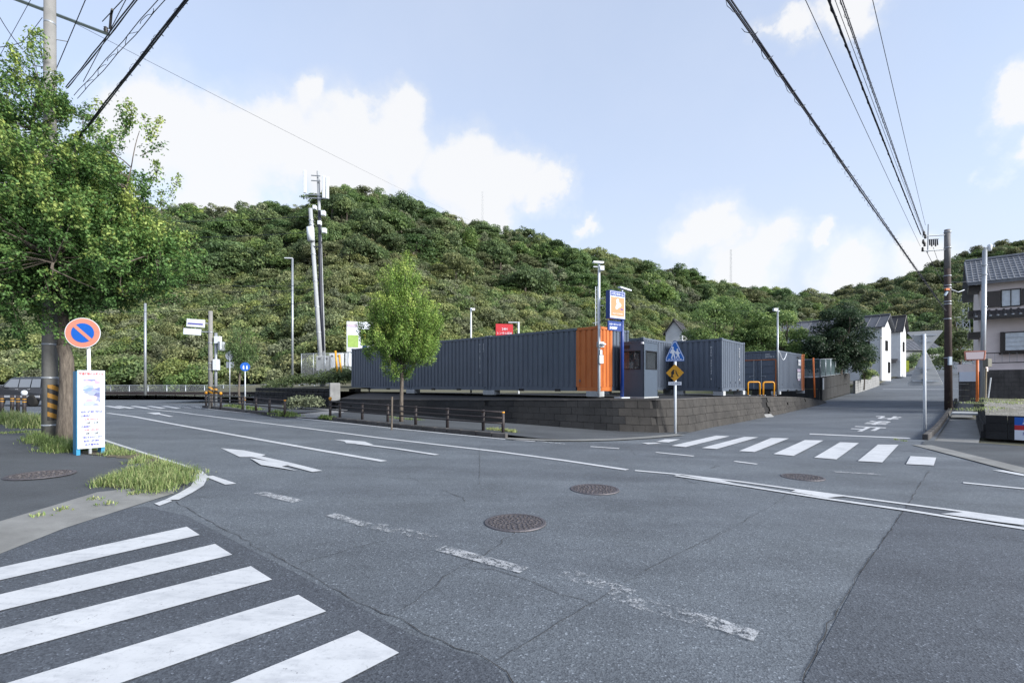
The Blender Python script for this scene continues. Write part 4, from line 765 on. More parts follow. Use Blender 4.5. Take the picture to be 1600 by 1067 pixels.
def mesh_fence(label, pts, h, step, mesh='wire_mesh', post='galv', name='mesh_fence', r=.03):
    o = Vector(pts[0]); t = thing(name, label, 'fence', tuple(o))
    for a, b in zip(pts[:-1], pts[1:]):
        a, b = Vector(a)-o, Vector(b)-o; n_ = max(1, round((b-a).length/step)); 
        for i in range(n_+1): p = a.lerp(b, i/n_); MB().tube([p, p+UPV*h], r, 8).build('post', MAT[post], t, True)
        for z in (.06, h-.02): MB().tube([a+UPV*z, b+UPV*z], r*.7, 6).build('rail', MAT[post], t)
        for i in range(n_): p, q = a.lerp(b, i/n_), a.lerp(b, (i+1)/n_); MB().add([p+UPV*.06, q+UPV*.06, q+UPV*(h-.02), p+UPV*(h-.02)], [(0,1,2,3)]).build('mesh_panel', MAT[mesh], t)
    return t
p = lambda px, py, Y: tuple(at(px, py, Y))
mesh_fence('tall grey mesh fence around the antenna mast cabinets', [p(471,590,34.2), p(545,588,34.2)], 1.7, .75)
# the road-side fence and brown guardrail along the foot of the hill
fpts = [(-58,49.5,.33),(-42,50.6,.33),(-28,50.2,.35),(-17.5,46.5,.5)]; mesh_fence('long low grey mesh fence along the foot of the wooded hill', fpts, 1.35, 2.0, r=.045)
t = thing('guardrail', 'dark brown steel guardrail across the end of the road', 'guardrail', (-60, 48.0, .32)); gr = [Vector((0,0,0)), Vector((18,1.0,0)), Vector((32,.6,0)), Vector((38,-1.4,0))]
for a, b in zip(gr[:-1], gr[1:]):
    d = (b-a).normalized(); nn = Vector((d.y,-d.x,0)); P = [(0,.38),(.05,.43),(.0,.50),(.0,.56),(.05,.63),(0,.70)]
    MB().add([a+nn*x+UPV*z for x, z in P]+[b+nn*x+UPV*z for x, z in P], [(i, i+1, 7+i, 6+i) for i in range(5)]).build('beam', MAT['dark_brown'], t)
    for i in range(int((b-a).length/2)): q = a+d*2*i-nn*.06; MB().tube([q, q+UPV*.72], .06, 8).build('post', MAT['dark_brown'], t, True)
# stone bed wall
Q = [at(398,636,33.5), at(436,637,31.0), at(470,638,29.0), at(516,640,27.2), at(524,640,27.6)]; t = thing('stone_bed', 'dark stone planting bed wall between the driveway and the masts', 'wall', (Q[0].x, Q[0].y, .2)); o = Q[0].copy(); o.z = .2
for a, b in zip(Q[:-1], Q[1:]):
    for r in range(5):
        d = b-a; d.z = 0; n_ = max(1, round(d.length/.62)); rz = math.atan2(d.y, d.x)
        for i in range(n_):
            c = a.lerp(b, (i+.5)/n_)-o; bevel(MB().box((c.x+.02*r, c.y+.05*r+random.uniform(0,.03), .13+.26*r), (d.length/n_-.025, .3, .24), rz+random.uniform(-.02,.02)).build('stone', MAT['wall_block'], t), .03, 1)
MB().add([Q[i]-o+Vector((.3,.35,1.22-Q[i].z+o.z)) for i in range(5)]+[Q[i]-o+Vector((3+i*.3,7,1.5-Q[i].z+o.z)) for i in range(5)], [(i, i+1, 6+i, 5+i) for i in range(4)]).build('soil', MAT['soil'], t)
bk = at(523, 622, 27.0); tag(bevel(MB().box((bk.x, bk.y, bk.z+.35), (.55,.5,1.0), .4).build('concrete_pier', MAT['concrete']), .03, 1), 'weathered concrete pier at the end of the stone bed', 'concrete pier')
for i, (px, py) in enumerate(((527,556),(533,560))):
    q = at(px, 582, 33.6); tt = at(px-3, 548+i*6, 33.6); tag(MB().tube([q, tt], .07, 8).build('guy_guard', MAT['yellow'], None, True), ['yellow plastic guy wire guard reaching highest by the cabinets', 'shorter yellow guy wire guard by the cabinets'][i], 'cable guard')
# ---- pedestrian crossing sign before the yard wall
b = gp(1055, 678, .01); t = thing('crossing_sign', 'blue crossing sign above a yellow roadworks diamond on a white post', 'sign', tuple(b)); Yb_ = b.y; zz = lambda y: at(0,y,Yb_).z-b.z; xx = lambda px: at(px,0,Yb_).x-b.x
MB().tube([(0,0,-.1),(0,0,zz(545))], .045, 12).build('post', MAT['white_paint'], t, True); v, ex = facing(b); v = (v+Vector((-.25,0,0))).normalized(); ex = Vector((-v.y, v.x, 0))
def plate(pts, d, nm, mt, par=None, th=.004): return MB().prism([ex*x+UPV*z+v*d for x, z in pts], v*th).build(nm, MAT[mt], par or t)
zb_, ztp, wd = zz(564.5), zz(533), .325
plain('sign_azure', (.006,.10,.40), .4, var=.04)
sg = plate([(-wd-.0,zb_),(wd+.0,zb_),(wd+.0,zb_+.13),(.05,ztp),(-.05,ztp),(-wd,zb_+.13)], .05, 'blue_plate', 'sign_azure'); s2 = .93
plate([(-wd*.96,zb_+.02),(wd*.96,zb_+.02),(wd*.96,zb_+.125),(.045,ztp-.03),(-.045,ztp-.03),(-wd*.96,zb_+.125)], .0545, 'white_border', 'sign_white', sg, .001); plate([(-wd*.90,zb_+.04),(wd*.90,zb_+.04),(wd*.90,zb_+.12),(.035,ztp-.055),(-.035,ztp-.055),(-wd*.90,zb_+.12)], .056, 'blue_field', 'sign_azure', sg, .001)
for (x, s) in ((-.075,1.0),(.09,.82)):
    base = zb_+.1; P_ = lambda L: [(x+a*s, base+c*s) for a, c in L]
    plate([(x+.036*s*math.cos(q), base+.39*s+.04*s*math.sin(q)) for q in np.linspace(0, 6.2832, 13)[:-1]], .058, 'child_figure', 'sign_white', sg, .001)
    plate(P_([(-.05,.18),(-.015,.17),(-.06,.01),(-.02,.0),(.02,.14),(.06,.0),(.10,.01),(.06,.18),(.07,.22),(.12,.2),(.12,.235),(.06,.28),(.03,.345),(-.03,.345),(-.07,.28),(-.10,.2),(-.07,.19),(-.045,.24)]), .058, 'child_figure', 'sign_white', sg, .001)
for x in (-.2,-.09,.0,.1,.2): plate([(x-.035,zb_+.06),(x+.035,zb_+.06),(x+.03,zb_+.085),(x-.03,zb_+.085)], .058, 'stripe', 'sign_white', sg, .001)
cz = zz(582.5); dd = .315; dg = plate([(0,cz-dd),(dd,cz),(0,cz+dd),(-dd,cz)], .052, 'yellow_diamond', 'yellow'); dd = .27
plate([(x*s+.0, cz+z*s) for x, z in ((-.12,-.13),(-.05,-.06),(-.10,-.1),(-.02,-.03),(-.03,.05),(.0,.10),(.03,.06),(.03,.0),(.10,-.13),(.14,-.14),(.06,.02),(.05,.08),(-.06,.12),(-.13,.02)) for s in (1,)], .0565, 'worker_figure', 'black', dg, .001); plate([(x, z+cz) for x, z in ((-.17,-.16),(-.04,-.16),(-.08,-.09),(-.12,-.09))], .0565, 'heap_figure', 'black', dg, .001)
pz = zz(599); plate([(-.23,pz-.06),(.23,pz-.06),(.23,pz+.06),(-.23,pz+.06)], .052, 'white_plate', 'sign_white'); lettering('この先 工事中', .1, MAT['ink_black'], t, face_matrix(v*.0575+UPV*pz, ex), width=.38)
# ---- backs of the stop sign pair on the right
b = gp(1445, 673, .05); t = thing('stop_sign', 'white post with two grey triangular sign backs at the side street', 'sign', tuple(b)); Yb_ = b.y; zz = lambda y: at(0,y,Yb_).z-b.z
MB().tube([(0,0,-.1),(-.02,0,zz(522))], .05, 12).build('post', MAT['white_paint'], t, True); v = Vector((.35,.94,0)).normalized(); ex = Vector((v.y,-v.x,0))
n = NT('sign_back'); n.col(n.ramp(n.noise(1.5, 5, .6, vec=n.stretch(1, 1, 9)), [(.3, (.26,.275,.29)), (.7, (.36,.375,.39))])).set(Roughness=.5, Metallic=.35); MAT['sign_back'] = n.mat
def tri(pts, nm, d=.06): return bevel(MB().prism([ex*x+UPV*z+v*d for x, z in pts], v*.012).build(nm, MAT['sign_back'], t), .004, 1)
z1, z2, z3 = zz(519), zz(548), zz(601); tri([(-.52,z1-.0),(-.5,z1+.03),(.55,z1+.06),(.57,z1+.02),(.06,z2-.02),(-.0,z2-.02)], 'stop_plate'); tri([(-.5,z3+.02),(-.47,z3-.03),(.55,z3-.03),(.58,z3+.02),(.06,z2+.03),(-.0,z2+.03)], 'crossing_plate', .075)
for z, w_ in ((z1-.1,.7),(z1-.34,.4),(z3+.14,.8),(z3+.62,.42)): MB().prism([ex*x+UPV*q+v*.05 for x, q in ((-w_/2+.03,z-.025),(w_/2+.03,z-.025),(w_/2+.03,z+.025),(-w_/2+.03,z+.025))], v*-.02).build('channel_bar', MAT['galv'], t)
for z in (z1-.2, z2-.1, z3+.2, z3+.5): MB().box((0,.03,z), (.14,.05,.05)).build('clamp', MAT['galv'], t)
# ================================================================== vegetation
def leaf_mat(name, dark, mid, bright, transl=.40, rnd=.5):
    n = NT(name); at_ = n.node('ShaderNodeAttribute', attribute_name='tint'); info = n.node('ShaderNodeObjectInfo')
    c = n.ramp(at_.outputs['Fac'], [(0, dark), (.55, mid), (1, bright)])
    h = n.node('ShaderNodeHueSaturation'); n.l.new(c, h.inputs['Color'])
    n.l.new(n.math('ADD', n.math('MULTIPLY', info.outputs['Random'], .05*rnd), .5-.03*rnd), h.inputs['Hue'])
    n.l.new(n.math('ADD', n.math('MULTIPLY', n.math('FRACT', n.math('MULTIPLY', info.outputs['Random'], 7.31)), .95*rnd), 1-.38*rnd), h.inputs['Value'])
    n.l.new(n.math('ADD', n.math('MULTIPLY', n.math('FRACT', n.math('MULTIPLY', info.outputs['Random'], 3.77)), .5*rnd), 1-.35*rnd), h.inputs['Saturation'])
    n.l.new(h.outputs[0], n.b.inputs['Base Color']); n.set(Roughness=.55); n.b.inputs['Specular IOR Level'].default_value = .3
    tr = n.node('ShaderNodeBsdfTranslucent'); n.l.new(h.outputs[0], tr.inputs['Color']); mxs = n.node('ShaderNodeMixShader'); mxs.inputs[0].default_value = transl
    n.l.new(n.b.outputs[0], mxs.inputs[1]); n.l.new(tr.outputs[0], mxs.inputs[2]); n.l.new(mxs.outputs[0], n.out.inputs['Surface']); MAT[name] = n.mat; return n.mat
leaf_mat('leaf_dark', (0.038,0.070,0.028), (0.085,0.145,0.053), (0.158,0.223,0.081)); leaf_mat('leaf_mid', (0.055,0.098,0.034), (0.121,0.190,0.066), (0.220,0.284,0.097))
leaf_mat('leaf_olive', (0.080,0.099,0.046), (0.165,0.194,0.090), (0.272,0.298,0.141)); leaf_mat('leaf_yellow', (0.070,0.104,0.035), (0.171,0.226,0.080), (0.315,0.350,0.129))
leaf_mat('leaf_shrub', (0.074,0.105,0.042), (0.169,0.215,0.077), (0.306,0.332,0.128), rnd=.7); leaf_mat('leaf_street', (0.041,0.097,0.032), (0.118,0.227,0.065), (0.388,0.461,0.130), rnd=.0, transl=.32)  # bright end of the street leaf paints sunlit yellow highlights
leaf_mat('leaf_young', (0.070,0.145,0.033), (0.221,0.354,0.081), (0.478,0.568,0.153), rnd=.0, transl=.35); leaf_mat('leaf_pine', (0.014,0.029,0.018), (0.031,0.058,0.031), (0.063,0.104,0.050), rnd=.2)
leaf_mat('leaf_ashen', (0.091,0.111,0.062), (0.168,0.196,0.111), (0.267,0.300,0.167)); leaf_mat('leaf_gold', (0.040,0.062,0.031), (0.111,0.140,0.062), (0.284,0.277,0.124), rnd=.5)  # the gold leaf paints sunlit tops and dark shade into far-hill crowns
leaf_mat('grass', (0.082,0.135,0.037), (0.183,0.269,0.087), (0.368,0.400,0.183), rnd=.1, transl=.3)
leaf_mat('leaf_garden', (0.074,0.132,0.046), (0.163,0.257,0.089), (0.297,0.383,0.131), rnd=.0)
n = NT('bark'); b_ = n.noise(3.0, 8, .7, vec=n.stretch(6, 6, 1.2)); n.col(n.ramp(b_, [(.3, (.045,.036,.03)), (.7, (.17,.145,.12))])).set(Roughness=.95); n.bump(b_, .8, .05); MAT['bark'] = n.mat
plain('twig', (.07,.055,.045), .9)
def norm(a): return a/np.maximum(1e-6, np.linalg.norm(a, axis=1, keepdims=True))
def leaves_mesh(name, P, N, size, mat, parent=None, tint=None, aspect=.62, fold=.18, along=None, rng=RNG):
    n_ = len(P); N = norm(N); A = rng.normal(size=(n_, 3)) if along is None else along+rng.normal(size=(n_, 3))*.35
    A = norm(A-N*np.sum(A*N, 1, keepdims=True)); B = np.cross(N, A); size = np.broadcast_to(np.asarray(size, dtype=float), (n_,))[:, None]
    V = np.stack([P-A*size*.5, P+B*size*aspect*.5+N*size*fold, P+A*size*.5, P-B*size*aspect*.5+N*size*fold], 1).reshape(-1, 3)
    o = npmesh(name, V, np.arange(4*n_).reshape(-1, 4), mat, parent)
    if tint is None: tint = rng.random(n_)
    at_ = o.data.attributes.new('tint', 'FLOAT', 'FACE'); at_.data.foreach_set('value', np.clip(tint, 0, 1).astype(np.float32)); return o
def sph(n_, rng): return norm(rng.normal(size=(n_, 3)))
def clump_cloud(clumps, per, rng, up=.25, shell=(.62, 1.04), jit=.55):
    P = []; N = []; T = []
    for (c, r, dens) in clumps:
        k = max(6, int(per*dens)); d = sph(k, rng); d[:, 2] = np.where(d[:, 2] < -.35, -d[:, 2], d[:, 2]); d = norm(d)
        rr = rng.uniform(shell[0], shell[1], k)[:, None]; p = np.array(c)+d*np.array(r)*rr; P.append(p); nn = d/np.array(r)*np.mean(r)+rng.normal(size=(k, 3))*jit; nn[:, 2] += up; N.append(nn); T.append(np.clip(.25+.35*rr[:, 0]+.22*d[:, 2]-.12+rng.normal(size=k)*.2+rng.normal()*.14, 0, 1))  # tint paints each clump lit above and outside, shaded within
    return np.concatenate(P), np.concatenate(N), np.concatenate(T)
def crown_mesh(kind, seed):
    rng = np.random.default_rng(seed); cl = []
    if kind == 'round':
        for _ in range(20): d = sph(1, rng)[0]; d[2] = abs(d[2])*1.0-.15; cl.append((d*np.array([.68,.68,.66])+[0,0,.1], np.array([1,1,.85])*rng.uniform(.24,.42), 1))
        cl.append((np.zeros(3), np.array([.66,.66,.62]), 1.6)); per = 120; sz = .092
    elif kind == 'tall':
        for _ in range(22): q = rng.random(); d = sph(1, rng)[0]; d[2] = 0; cl.append((d*(.62-.38*q)+[0,0,-.5+1.5*q], np.array([1,1,.9])*rng.uniform(.22,.40), 1))
        per = 120; sz = .092
    elif kind == 'layer':
        for _ in range(24): d = sph(1, rng)[0]; cl.append((d*np.array([.74,.74,.5])+[0,0,.1], np.array([1,1,.36])*rng.uniform(.26,.46), 1))
        per = 110; sz = .088
    elif kind == 'loose':
        for _ in range(26): d = sph(1, rng)[0]; cl.append((d*np.array([.8,.8,.72])*rng.uniform(.5,1.05)+[0,0,.1], np.array([1,1,.9])*rng.uniform(.14,.30), .8))
        per = 105; sz = .088
    elif kind == 'shrub':
        for _ in range(16): d = sph(1, rng)[0]; d[2] = abs(d[2])*.9; cl.append((d*np.array([.74,.74,.95]), np.array([1,1,.95])*rng.uniform(.22,.40), 1))
        per = 120; sz = .095
    elif kind == 'ferny':
        for _ in range(18): d = sph(1, rng)[0]; d[2] = abs(d[2])*.6; cl.append((d*np.array([.9,.9,.5]), np.array([1,1,.28])*rng.uniform(.24,.44), 1))
        per = 100; sz = .095
    P, N, T = clump_cloud(cl, per, rng); s = sz*rng.uniform(.7, 1.35, len(P)); return P, N, T, s
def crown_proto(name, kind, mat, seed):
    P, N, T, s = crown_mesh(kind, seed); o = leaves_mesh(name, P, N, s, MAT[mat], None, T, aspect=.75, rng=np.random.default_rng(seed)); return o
# ---- hills
SIL = [(-500,345),(-200,335),(0,332),(150,330),(290,326),(400,322),(470,313),(520,303),(560,297),(620,308),(680,330),(740,350),(830,376),(900,393),(1000,411),(1060,434),(1130,448),(1200,456),(1250,463),(1290,468),(1340,482),(1420,510),(1520,545)]
SIL2 = [(1150,500),(1240,478),(1290,470),(1340,460),(1400,445),(1450,428),(1500,410),(1560,392),(1600,384),(1700,370),(1900,360)]
def lerp_tab(tab, x): return float(np.interp(x, [a for a, _ in tab], [b for _, b in tab]))
def hill(px, t, which):
    if which == 1:
        Z0 = np.interp(px, [-500,430,520,640,1000,1200,1520], [54,54,50,56,66,84,120]); Zr = np.interp(px, [-500,560,1000,1300,1520], [150,150,168,200,210]); z0 = np.interp(px, [-500,440,520,700,1520], [.4,.4,1.6,2.6,5.0]); zr = EYE+(HY-lerp_tab(SIL, px))/FPX*Zr-4.6; e = 1.0
    else:
        Z0 = 120.0; Zr = 270.0; z0 = 6.0; zr = EYE+(HY-lerp_tab(SIL2, px))/FPX*Zr-7.0; e = 1.05
    if t < 0: Y = Z0-10; z = .2
    elif t <= 1: Y = Z0+(Zr-Z0)*t; z = z0+(zr-z0)*(t**e*.82+.18*t*t*(3-2*t))
    else: Y = Zr+(t-1)*80; z = zr-(t-1)**1.5*22
    x = (px-CX)/FPX*Y; z += (.9*math.sin(x*.11+Y*.05)+.7*math.sin(x*.05-Y*.13))*min(1, t*3)*(1 if t < .9 else .3); return x, Y, z
n = NT('forest_floor'); n.col(n.ramp(n.noise(.25, 7, .7), [(.3, (.012,.018,.008)), (.7, (.05,.058,.022))])).set(Roughness=.95); MAT['forest_floor'] = n.mat
for w, (p0, p1, st) in ((1, (-500, 1520, 20)), (2, (1150, 1900, 20))):
    pxs = np.arange(p0, p1+1, st); ts = [-.12]+list(np.linspace(0, 1, 26))+[1.15, 1.4, 1.9]; V = [hill(px, t, w) for t in ts for px in pxs]; k = len(pxs)
    tag(npmesh('hill_terrain', V, [(j*k+i, j*k+i+1, (j+1)*k+i+1, (j+1)*k+i) for j in range(len(ts)-1) for i in range(k-1)], MAT['forest_floor'], smooth=True), kind='structure')
KINDS = [('round','leaf_dark'),('round','leaf_mid'),('tall','leaf_mid'),('layer','leaf_olive'),('loose','leaf_ashen'),('loose','leaf_dark'),('round','leaf_gold'),('layer','leaf_dark'),('tall','leaf_gold'),('round','leaf_yellow')]
KLAB = ['dark green dome-shaped tree','mid green dome-shaped tree','upright mid green tree','layered olive green tree','airy grey-green tree','airy dark green tree','golden-topped round tree','layered dark green tree','tall tree coloured with golden light','sunlit bright green round tree']
SHK = [('shrub','leaf_shrub'),('ferny','leaf_shrub'),('ferny','leaf_yellow'),('shrub','leaf_mid'),('shrub','leaf_ashen')]
rng = np.random.default_rng(5)
def scatter(which, p0, p1, t0, t1, n_, mind):
    pts = []; cell = {}; tries = 0
    while len(pts) < n_ and tries < n_*14:
        tries += 1; t = t0+(t1-t0)*math.sqrt(rng.random()) if which == 1 else rng.uniform(t0, t1); px = rng.uniform(p0, p1); x, y, z = hill(px, t, which); key = (int(x//mind), int(y//mind)); ok = True
        for dx in (-1,0,1):
            for dy in (-1,0,1):
                for (a, b) in cell.get((key[0]+dx, key[1]+dy), ()):
                    if (a-x)**2+(b-y)**2 < mind*mind: ok = False; break
        if ok: cell.setdefault(key, []).append((x, y)); pts.append((x, y, z, t, px))
    return pts
TREES = []
for (x, y, z, t, px) in scatter(1, -430, 1500, .36, 1.05, 1950, 2.9):
    k = rng.choice([0,1,2,3,4,5,7], p=[.22,.22,.10,.15,.10,.10,.11]); 
    if t > .86 and px > 820 and rng.random() < .75: k = 9  # paler leaves along the crest: its sunlit strip put into the colour
    r = (1.9+3.0*rng.random()**1.8)*(.85 if t > .9 else 1); TREES.append((x, y, z+r*.75, r, k, t, px))
for (x, y, z, t, px) in scatter(2, 1180, 1750, .0, 1.06, 620, 5.2):
    k = rng.choice([0,6,8,5,6], p=[.25,.25,.2,.15,.15]); r = rng.uniform(4.0, 6.4); TREES.append((x, y, z+r*1.0, r, k, t+2, px))
SHRUBS = [(x, y, z+.1, rng.uniform(1.5, 3.1), int(rng.choice(5, p=[.45,.10,.07,.20,.18])), t, px) for (x, y, z, t, px) in scatter(1, -430, 1400, .0, .5, 3300, 1.45)]
# crown prototypes belong to the first individual of each kind
def hidden(x, y, z, r, px): py = HY-(z-EYE)/y*FPX; return (540 < px < 1170 and py-r/y*FPX > 560) or py > 640 or px < -60 or px > 1640
order = sorted([i for i, q in enumerate(TREES) if not hidden(*q[:4], q[6])], key=lambda i: -TREES[i][3]/TREES[i][1])[:300]; chosen = set(order)
protos = {}; trunk_me = None
m = MB().tube([(0,0,-1.6),(0,.02,-.6),(.03,0,.1)], [.09,.07,.04], 6); 
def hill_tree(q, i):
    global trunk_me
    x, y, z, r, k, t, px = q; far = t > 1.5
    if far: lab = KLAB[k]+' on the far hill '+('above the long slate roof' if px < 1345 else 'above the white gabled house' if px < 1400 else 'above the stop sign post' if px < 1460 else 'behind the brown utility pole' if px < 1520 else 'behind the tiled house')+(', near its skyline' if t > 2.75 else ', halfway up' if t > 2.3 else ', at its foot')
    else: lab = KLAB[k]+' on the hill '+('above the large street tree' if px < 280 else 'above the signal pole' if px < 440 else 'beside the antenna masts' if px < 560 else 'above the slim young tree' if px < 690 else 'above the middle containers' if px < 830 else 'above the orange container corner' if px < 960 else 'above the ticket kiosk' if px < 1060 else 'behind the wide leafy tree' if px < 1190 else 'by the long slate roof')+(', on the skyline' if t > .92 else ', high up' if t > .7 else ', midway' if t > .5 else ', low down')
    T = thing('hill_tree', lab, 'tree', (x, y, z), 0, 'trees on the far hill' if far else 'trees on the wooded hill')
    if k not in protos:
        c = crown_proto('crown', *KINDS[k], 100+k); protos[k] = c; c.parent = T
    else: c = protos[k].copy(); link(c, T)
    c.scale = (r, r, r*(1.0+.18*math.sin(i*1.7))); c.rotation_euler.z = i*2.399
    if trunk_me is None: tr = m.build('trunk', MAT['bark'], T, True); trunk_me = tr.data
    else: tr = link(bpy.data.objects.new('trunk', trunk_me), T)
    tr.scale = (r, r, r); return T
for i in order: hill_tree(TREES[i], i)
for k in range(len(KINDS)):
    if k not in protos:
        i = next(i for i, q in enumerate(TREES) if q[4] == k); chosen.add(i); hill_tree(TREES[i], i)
def gn_stuff(name, rows, protos_, label, cat):
    V = [(q[0], q[1], q[2]) for q in rows]; me = bpy.data.meshes.new(name); me.from_pydata(V, [], [])
    for nm, vals in (('scl', [q[3] for q in rows]), ('rot', [i*2.399 % 6.283 for i in range(len(rows))])): a = me.attributes.new(nm, 'FLOAT', 'POINT'); a.data.foreach_set('value', vals)
    a = me.attributes.new('kind', 'INT', 'POINT'); a.data.foreach_set('value', [int(q[4]) for q in rows])
    o = link(bpy.data.objects.new(name, me)); g = bpy.data.node_groups.new(name, 'GeometryNodeTree'); g.interface.new_socket('Geometry', in_out='INPUT', socket_type='NodeSocketGeometry'); g.interface.new_socket('Geometry', in_out='OUTPUT', socket_type='NodeSocketGeometry')
    N = g.nodes; L = g.links; gi = N.new('NodeGroupInput'); go = N.new('NodeGroupOutput'); jn = N.new('GeometryNodeJoinGeometry')
    def attr(nm, ty): a = N.new('GeometryNodeInputNamedAttribute'); a.data_type = ty; a.inputs['Name'].default_value = nm; return a.outputs['Attribute']
    s_, r_, k_ = attr('scl', 'FLOAT'), attr('rot', 'FLOAT'), attr('kind', 'INT'); cx = N.new('ShaderNodeCombineXYZ'); L.new(r_, cx.inputs['Z'])
    for k, ob in protos_.items():
        oi = N.new('GeometryNodeObjectInfo'); oi.transform_space = 'ORIGINAL'; oi.inputs['Object'].default_value = ob; oi.inputs['As Instance'].default_value = True
        cmp_ = N.new('FunctionNodeCompare'); cmp_.data_type = 'INT'; cmp_.operation = 'EQUAL'; L.new(k_, cmp_.inputs[2]); cmp_.inputs[3].default_value = k
        ip_ = N.new('GeometryNodeInstanceOnPoints'); L.new(gi.outputs[0], ip_.inputs['Points']); L.new(cmp_.outputs[0], ip_.inputs['Selection']); L.new(oi.outputs['Geometry'], ip_.inputs['Instance']); L.new(cx.outputs[0], ip_.inputs['Rotation']); L.new(s_, ip_.inputs['Scale']); L.new(ip_.outputs[0], jn.inputs[0])
    L.new(jn.outputs[0], go.inputs[0]); md = o.modifiers.new('scatter', 'NODES'); md.node_group = g; return tag(o, label, cat, kind='stuff')
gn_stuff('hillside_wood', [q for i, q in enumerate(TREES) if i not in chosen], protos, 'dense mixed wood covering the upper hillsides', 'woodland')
shp = {}
for k, (kd, mt) in enumerate(SHK):
    i = next(i for i, q in enumerate(SHRUBS) if q[4] == k and q[6] < 480); q = SHRUBS.pop(i)
    sT = crown_proto('hillside_shrub', kd, mt, 200+k); sT.location = q[:3]; sT.scale = (q[3],)*3; shp[k] = tag(sT, ['bushy green shrub','feathery green shrub','feathery yellow-green shrub','leafy bright green shrub','ashen grey-green shrub'][k]+' low on the hillside beyond the road fence', 'shrub', 'shrubs low on the hillside')
gn_stuff('hillside_undergrowth', SHRUBS, shp, 'tangled shrubs covering the lower hillside', 'undergrowth')
# ---- detailed trees: limbs plus leafy shoots
def limb(m, a, b, r0, r1, bend=.12, n_=5):
    a, b = Vector(a), Vector(b); L = (b-a).length; o = Vector((random.uniform(-1,1), random.uniform(-1,1), random.uniform(-.2,.6)))*L*bend
    pts = [a.lerp(b, t)+o*math.sin(math.pi*t)*.8 for t in np.linspace(0, 1, n_)]; m.tube(pts, [r0+(r1-r0)*t for t in np.linspace(0, 1, n_)], 8); return pts
def shoots(env, n_sh, per, length, up, out, rng, leaf, sparse_in=.55, sway=.25, centre=None):
    P = []; N = []; T = []; A = []; S = []; tw = MB(); vol = np.array([e[3]*e[4]*e[5]*e[6] for e in env]); vol = vol/vol.sum(); spots = []
    for _ in range(n_sh):
        e = env[rng.choice(len(env), p=vol)]; d = sph(1, rng)[0]; rr = rng.uniform(sparse_in, 1.0); b = np.array(e[:3])+d*np.array(e[3:6])*rr
        g = d*out+np.array([0,0,up])+rng.normal(size=3)*sway; g /= np.linalg.norm(g); L = length*rng.uniform(.6, 1.35); spots.append(b)
        k = int(per*rng.uniform(.7, 1.3)); t = rng.random(k); dr = -.10*t*t*L; c = b+np.outer(t*L, g); c[:, 2] += dr; sc = (.09+.13*np.sin(np.pi*np.clip(t*.9+.1, 0, 1)))*(.7+.3*L/length)
        offp = rng.normal(size=(k, 3)); offp = norm(offp)*(sc*rng.uniform(.2, 1, k))[:, None]; P.append(c+offp)
        nn = offp*2+rng.normal(size=(k, 3))*.25; nn[:, 2] += .28; N.append(nn); A.append(norm(offp+g*.7)); tone = rng.normal()*.15; T.append(np.clip(.30+.28*rr*d[2]+.32*(rr-.6)+.22*t+tone+rng.normal(size=k)*.12, 0, 1)); S.append(leaf*rng.uniform(.65, 1.3, k))  # tint paler toward crown top and shell: light and shade put into leaf colour
        tw.tube([b, b+g*L*.5+[0,0,-.02*L], b+g*L+[0,0,-.1*L]], [.008, .005, .002], 4)
    return np.concatenate(P), np.concatenate(N), np.concatenate(T), np.concatenate(A), np.concatenate(S), tw, spots
def broad_tree(name, label, base, env, trunk_pts, radii, limbs, n_sh, per, length, up, out, leaf, mat, seed, sparse_in=.5, sway=.3, group=None):
    rng = np.random.default_rng(seed); T = thing(name, label, 'tree', base, 0, group); B = Vector(base); loc = lambda p: Vector(p)-B
    tm = MB().tube([loc(p) for p in trunk_pts], radii, 14); tr = tm.build('trunk', MAT['bark'], T, True)
    lm = MB(); ends = []
    for (a, b, r0, r1) in limbs: ends += limb(lm, loc(a), loc(b), r0, r1)[2:]
    env2 = [tuple(np.array(e[:3])-np.array(B))+tuple(e[3:]) for e in env]
    P, N, Tt, A_, S, tw, spots = shoots(env2, n_sh, per, length, up, out, rng, leaf, sparse_in, sway)
    for sp in spots[::3]:
        if ends:
            q = min(ends, key=lambda e: (e-Vector(sp)).length); limb(lm, q, sp, .018, .006, .15, 4)
    if lm.v: lm.build('branches', MAT['bark'], T, True)
    tag(tw.build('twigs', MAT['twig'], T), kind='stuff'); leaves_mesh('crown', P, N, S, MAT[mat], T, Tt, aspect=.6, along=A_, rng=rng); return T
# the large tree by the utility pole
tb = gp(101, 686, .08); X0, Y0 = tb.x, tb.y; Zt = tb.z
def TP(px, py, dy=0): return at(px, py, Y0+dy)
fork = TP(98, 540); trunk = [tb-Vector((0,0,.15)), TP(102, 660), TP(105, 600), TP(104, 560), fork]
lt = [(fork, TP(82, 455, .1), .12, .09), (fork, TP(120, 470, .3), .11, .08), (TP(82,455,.1), TP(40, 330, .5), .10, .04), (TP(82,455,.1), TP(105, 400, -.4), .08, .03), (TP(105,400,-.4), TP(110,260,-.3), .05, .02), (TP(120,470,.3), TP(190, 330, .2), .09, .03), (TP(120,470,.3), TP(240, 400, -.2), .06, .02), (TP(190,330,.2), TP(205,262,0), .03, .012), (TP(205,262,0), TP(218,205,0), .012, .006), (TP(190,330,.2), TP(248,325,0), .025, .008), (TP(82,455,.1), TP(-30, 400, .3), .08, .03), (TP(40,330,.5), TP(55,170,.3), .05, .02), (TP(105,400,-.4), TP(80,420,-1.5), .05, .02), (TP(82,455,.1), TP(30,440,1.6), .06, .02)]
def E_(px, py, dy, rx, ry, rz, w=1.0): p = at(px, py, Y0+dy); return (p.x, p.y, p.z, rx, ry, rz, w)
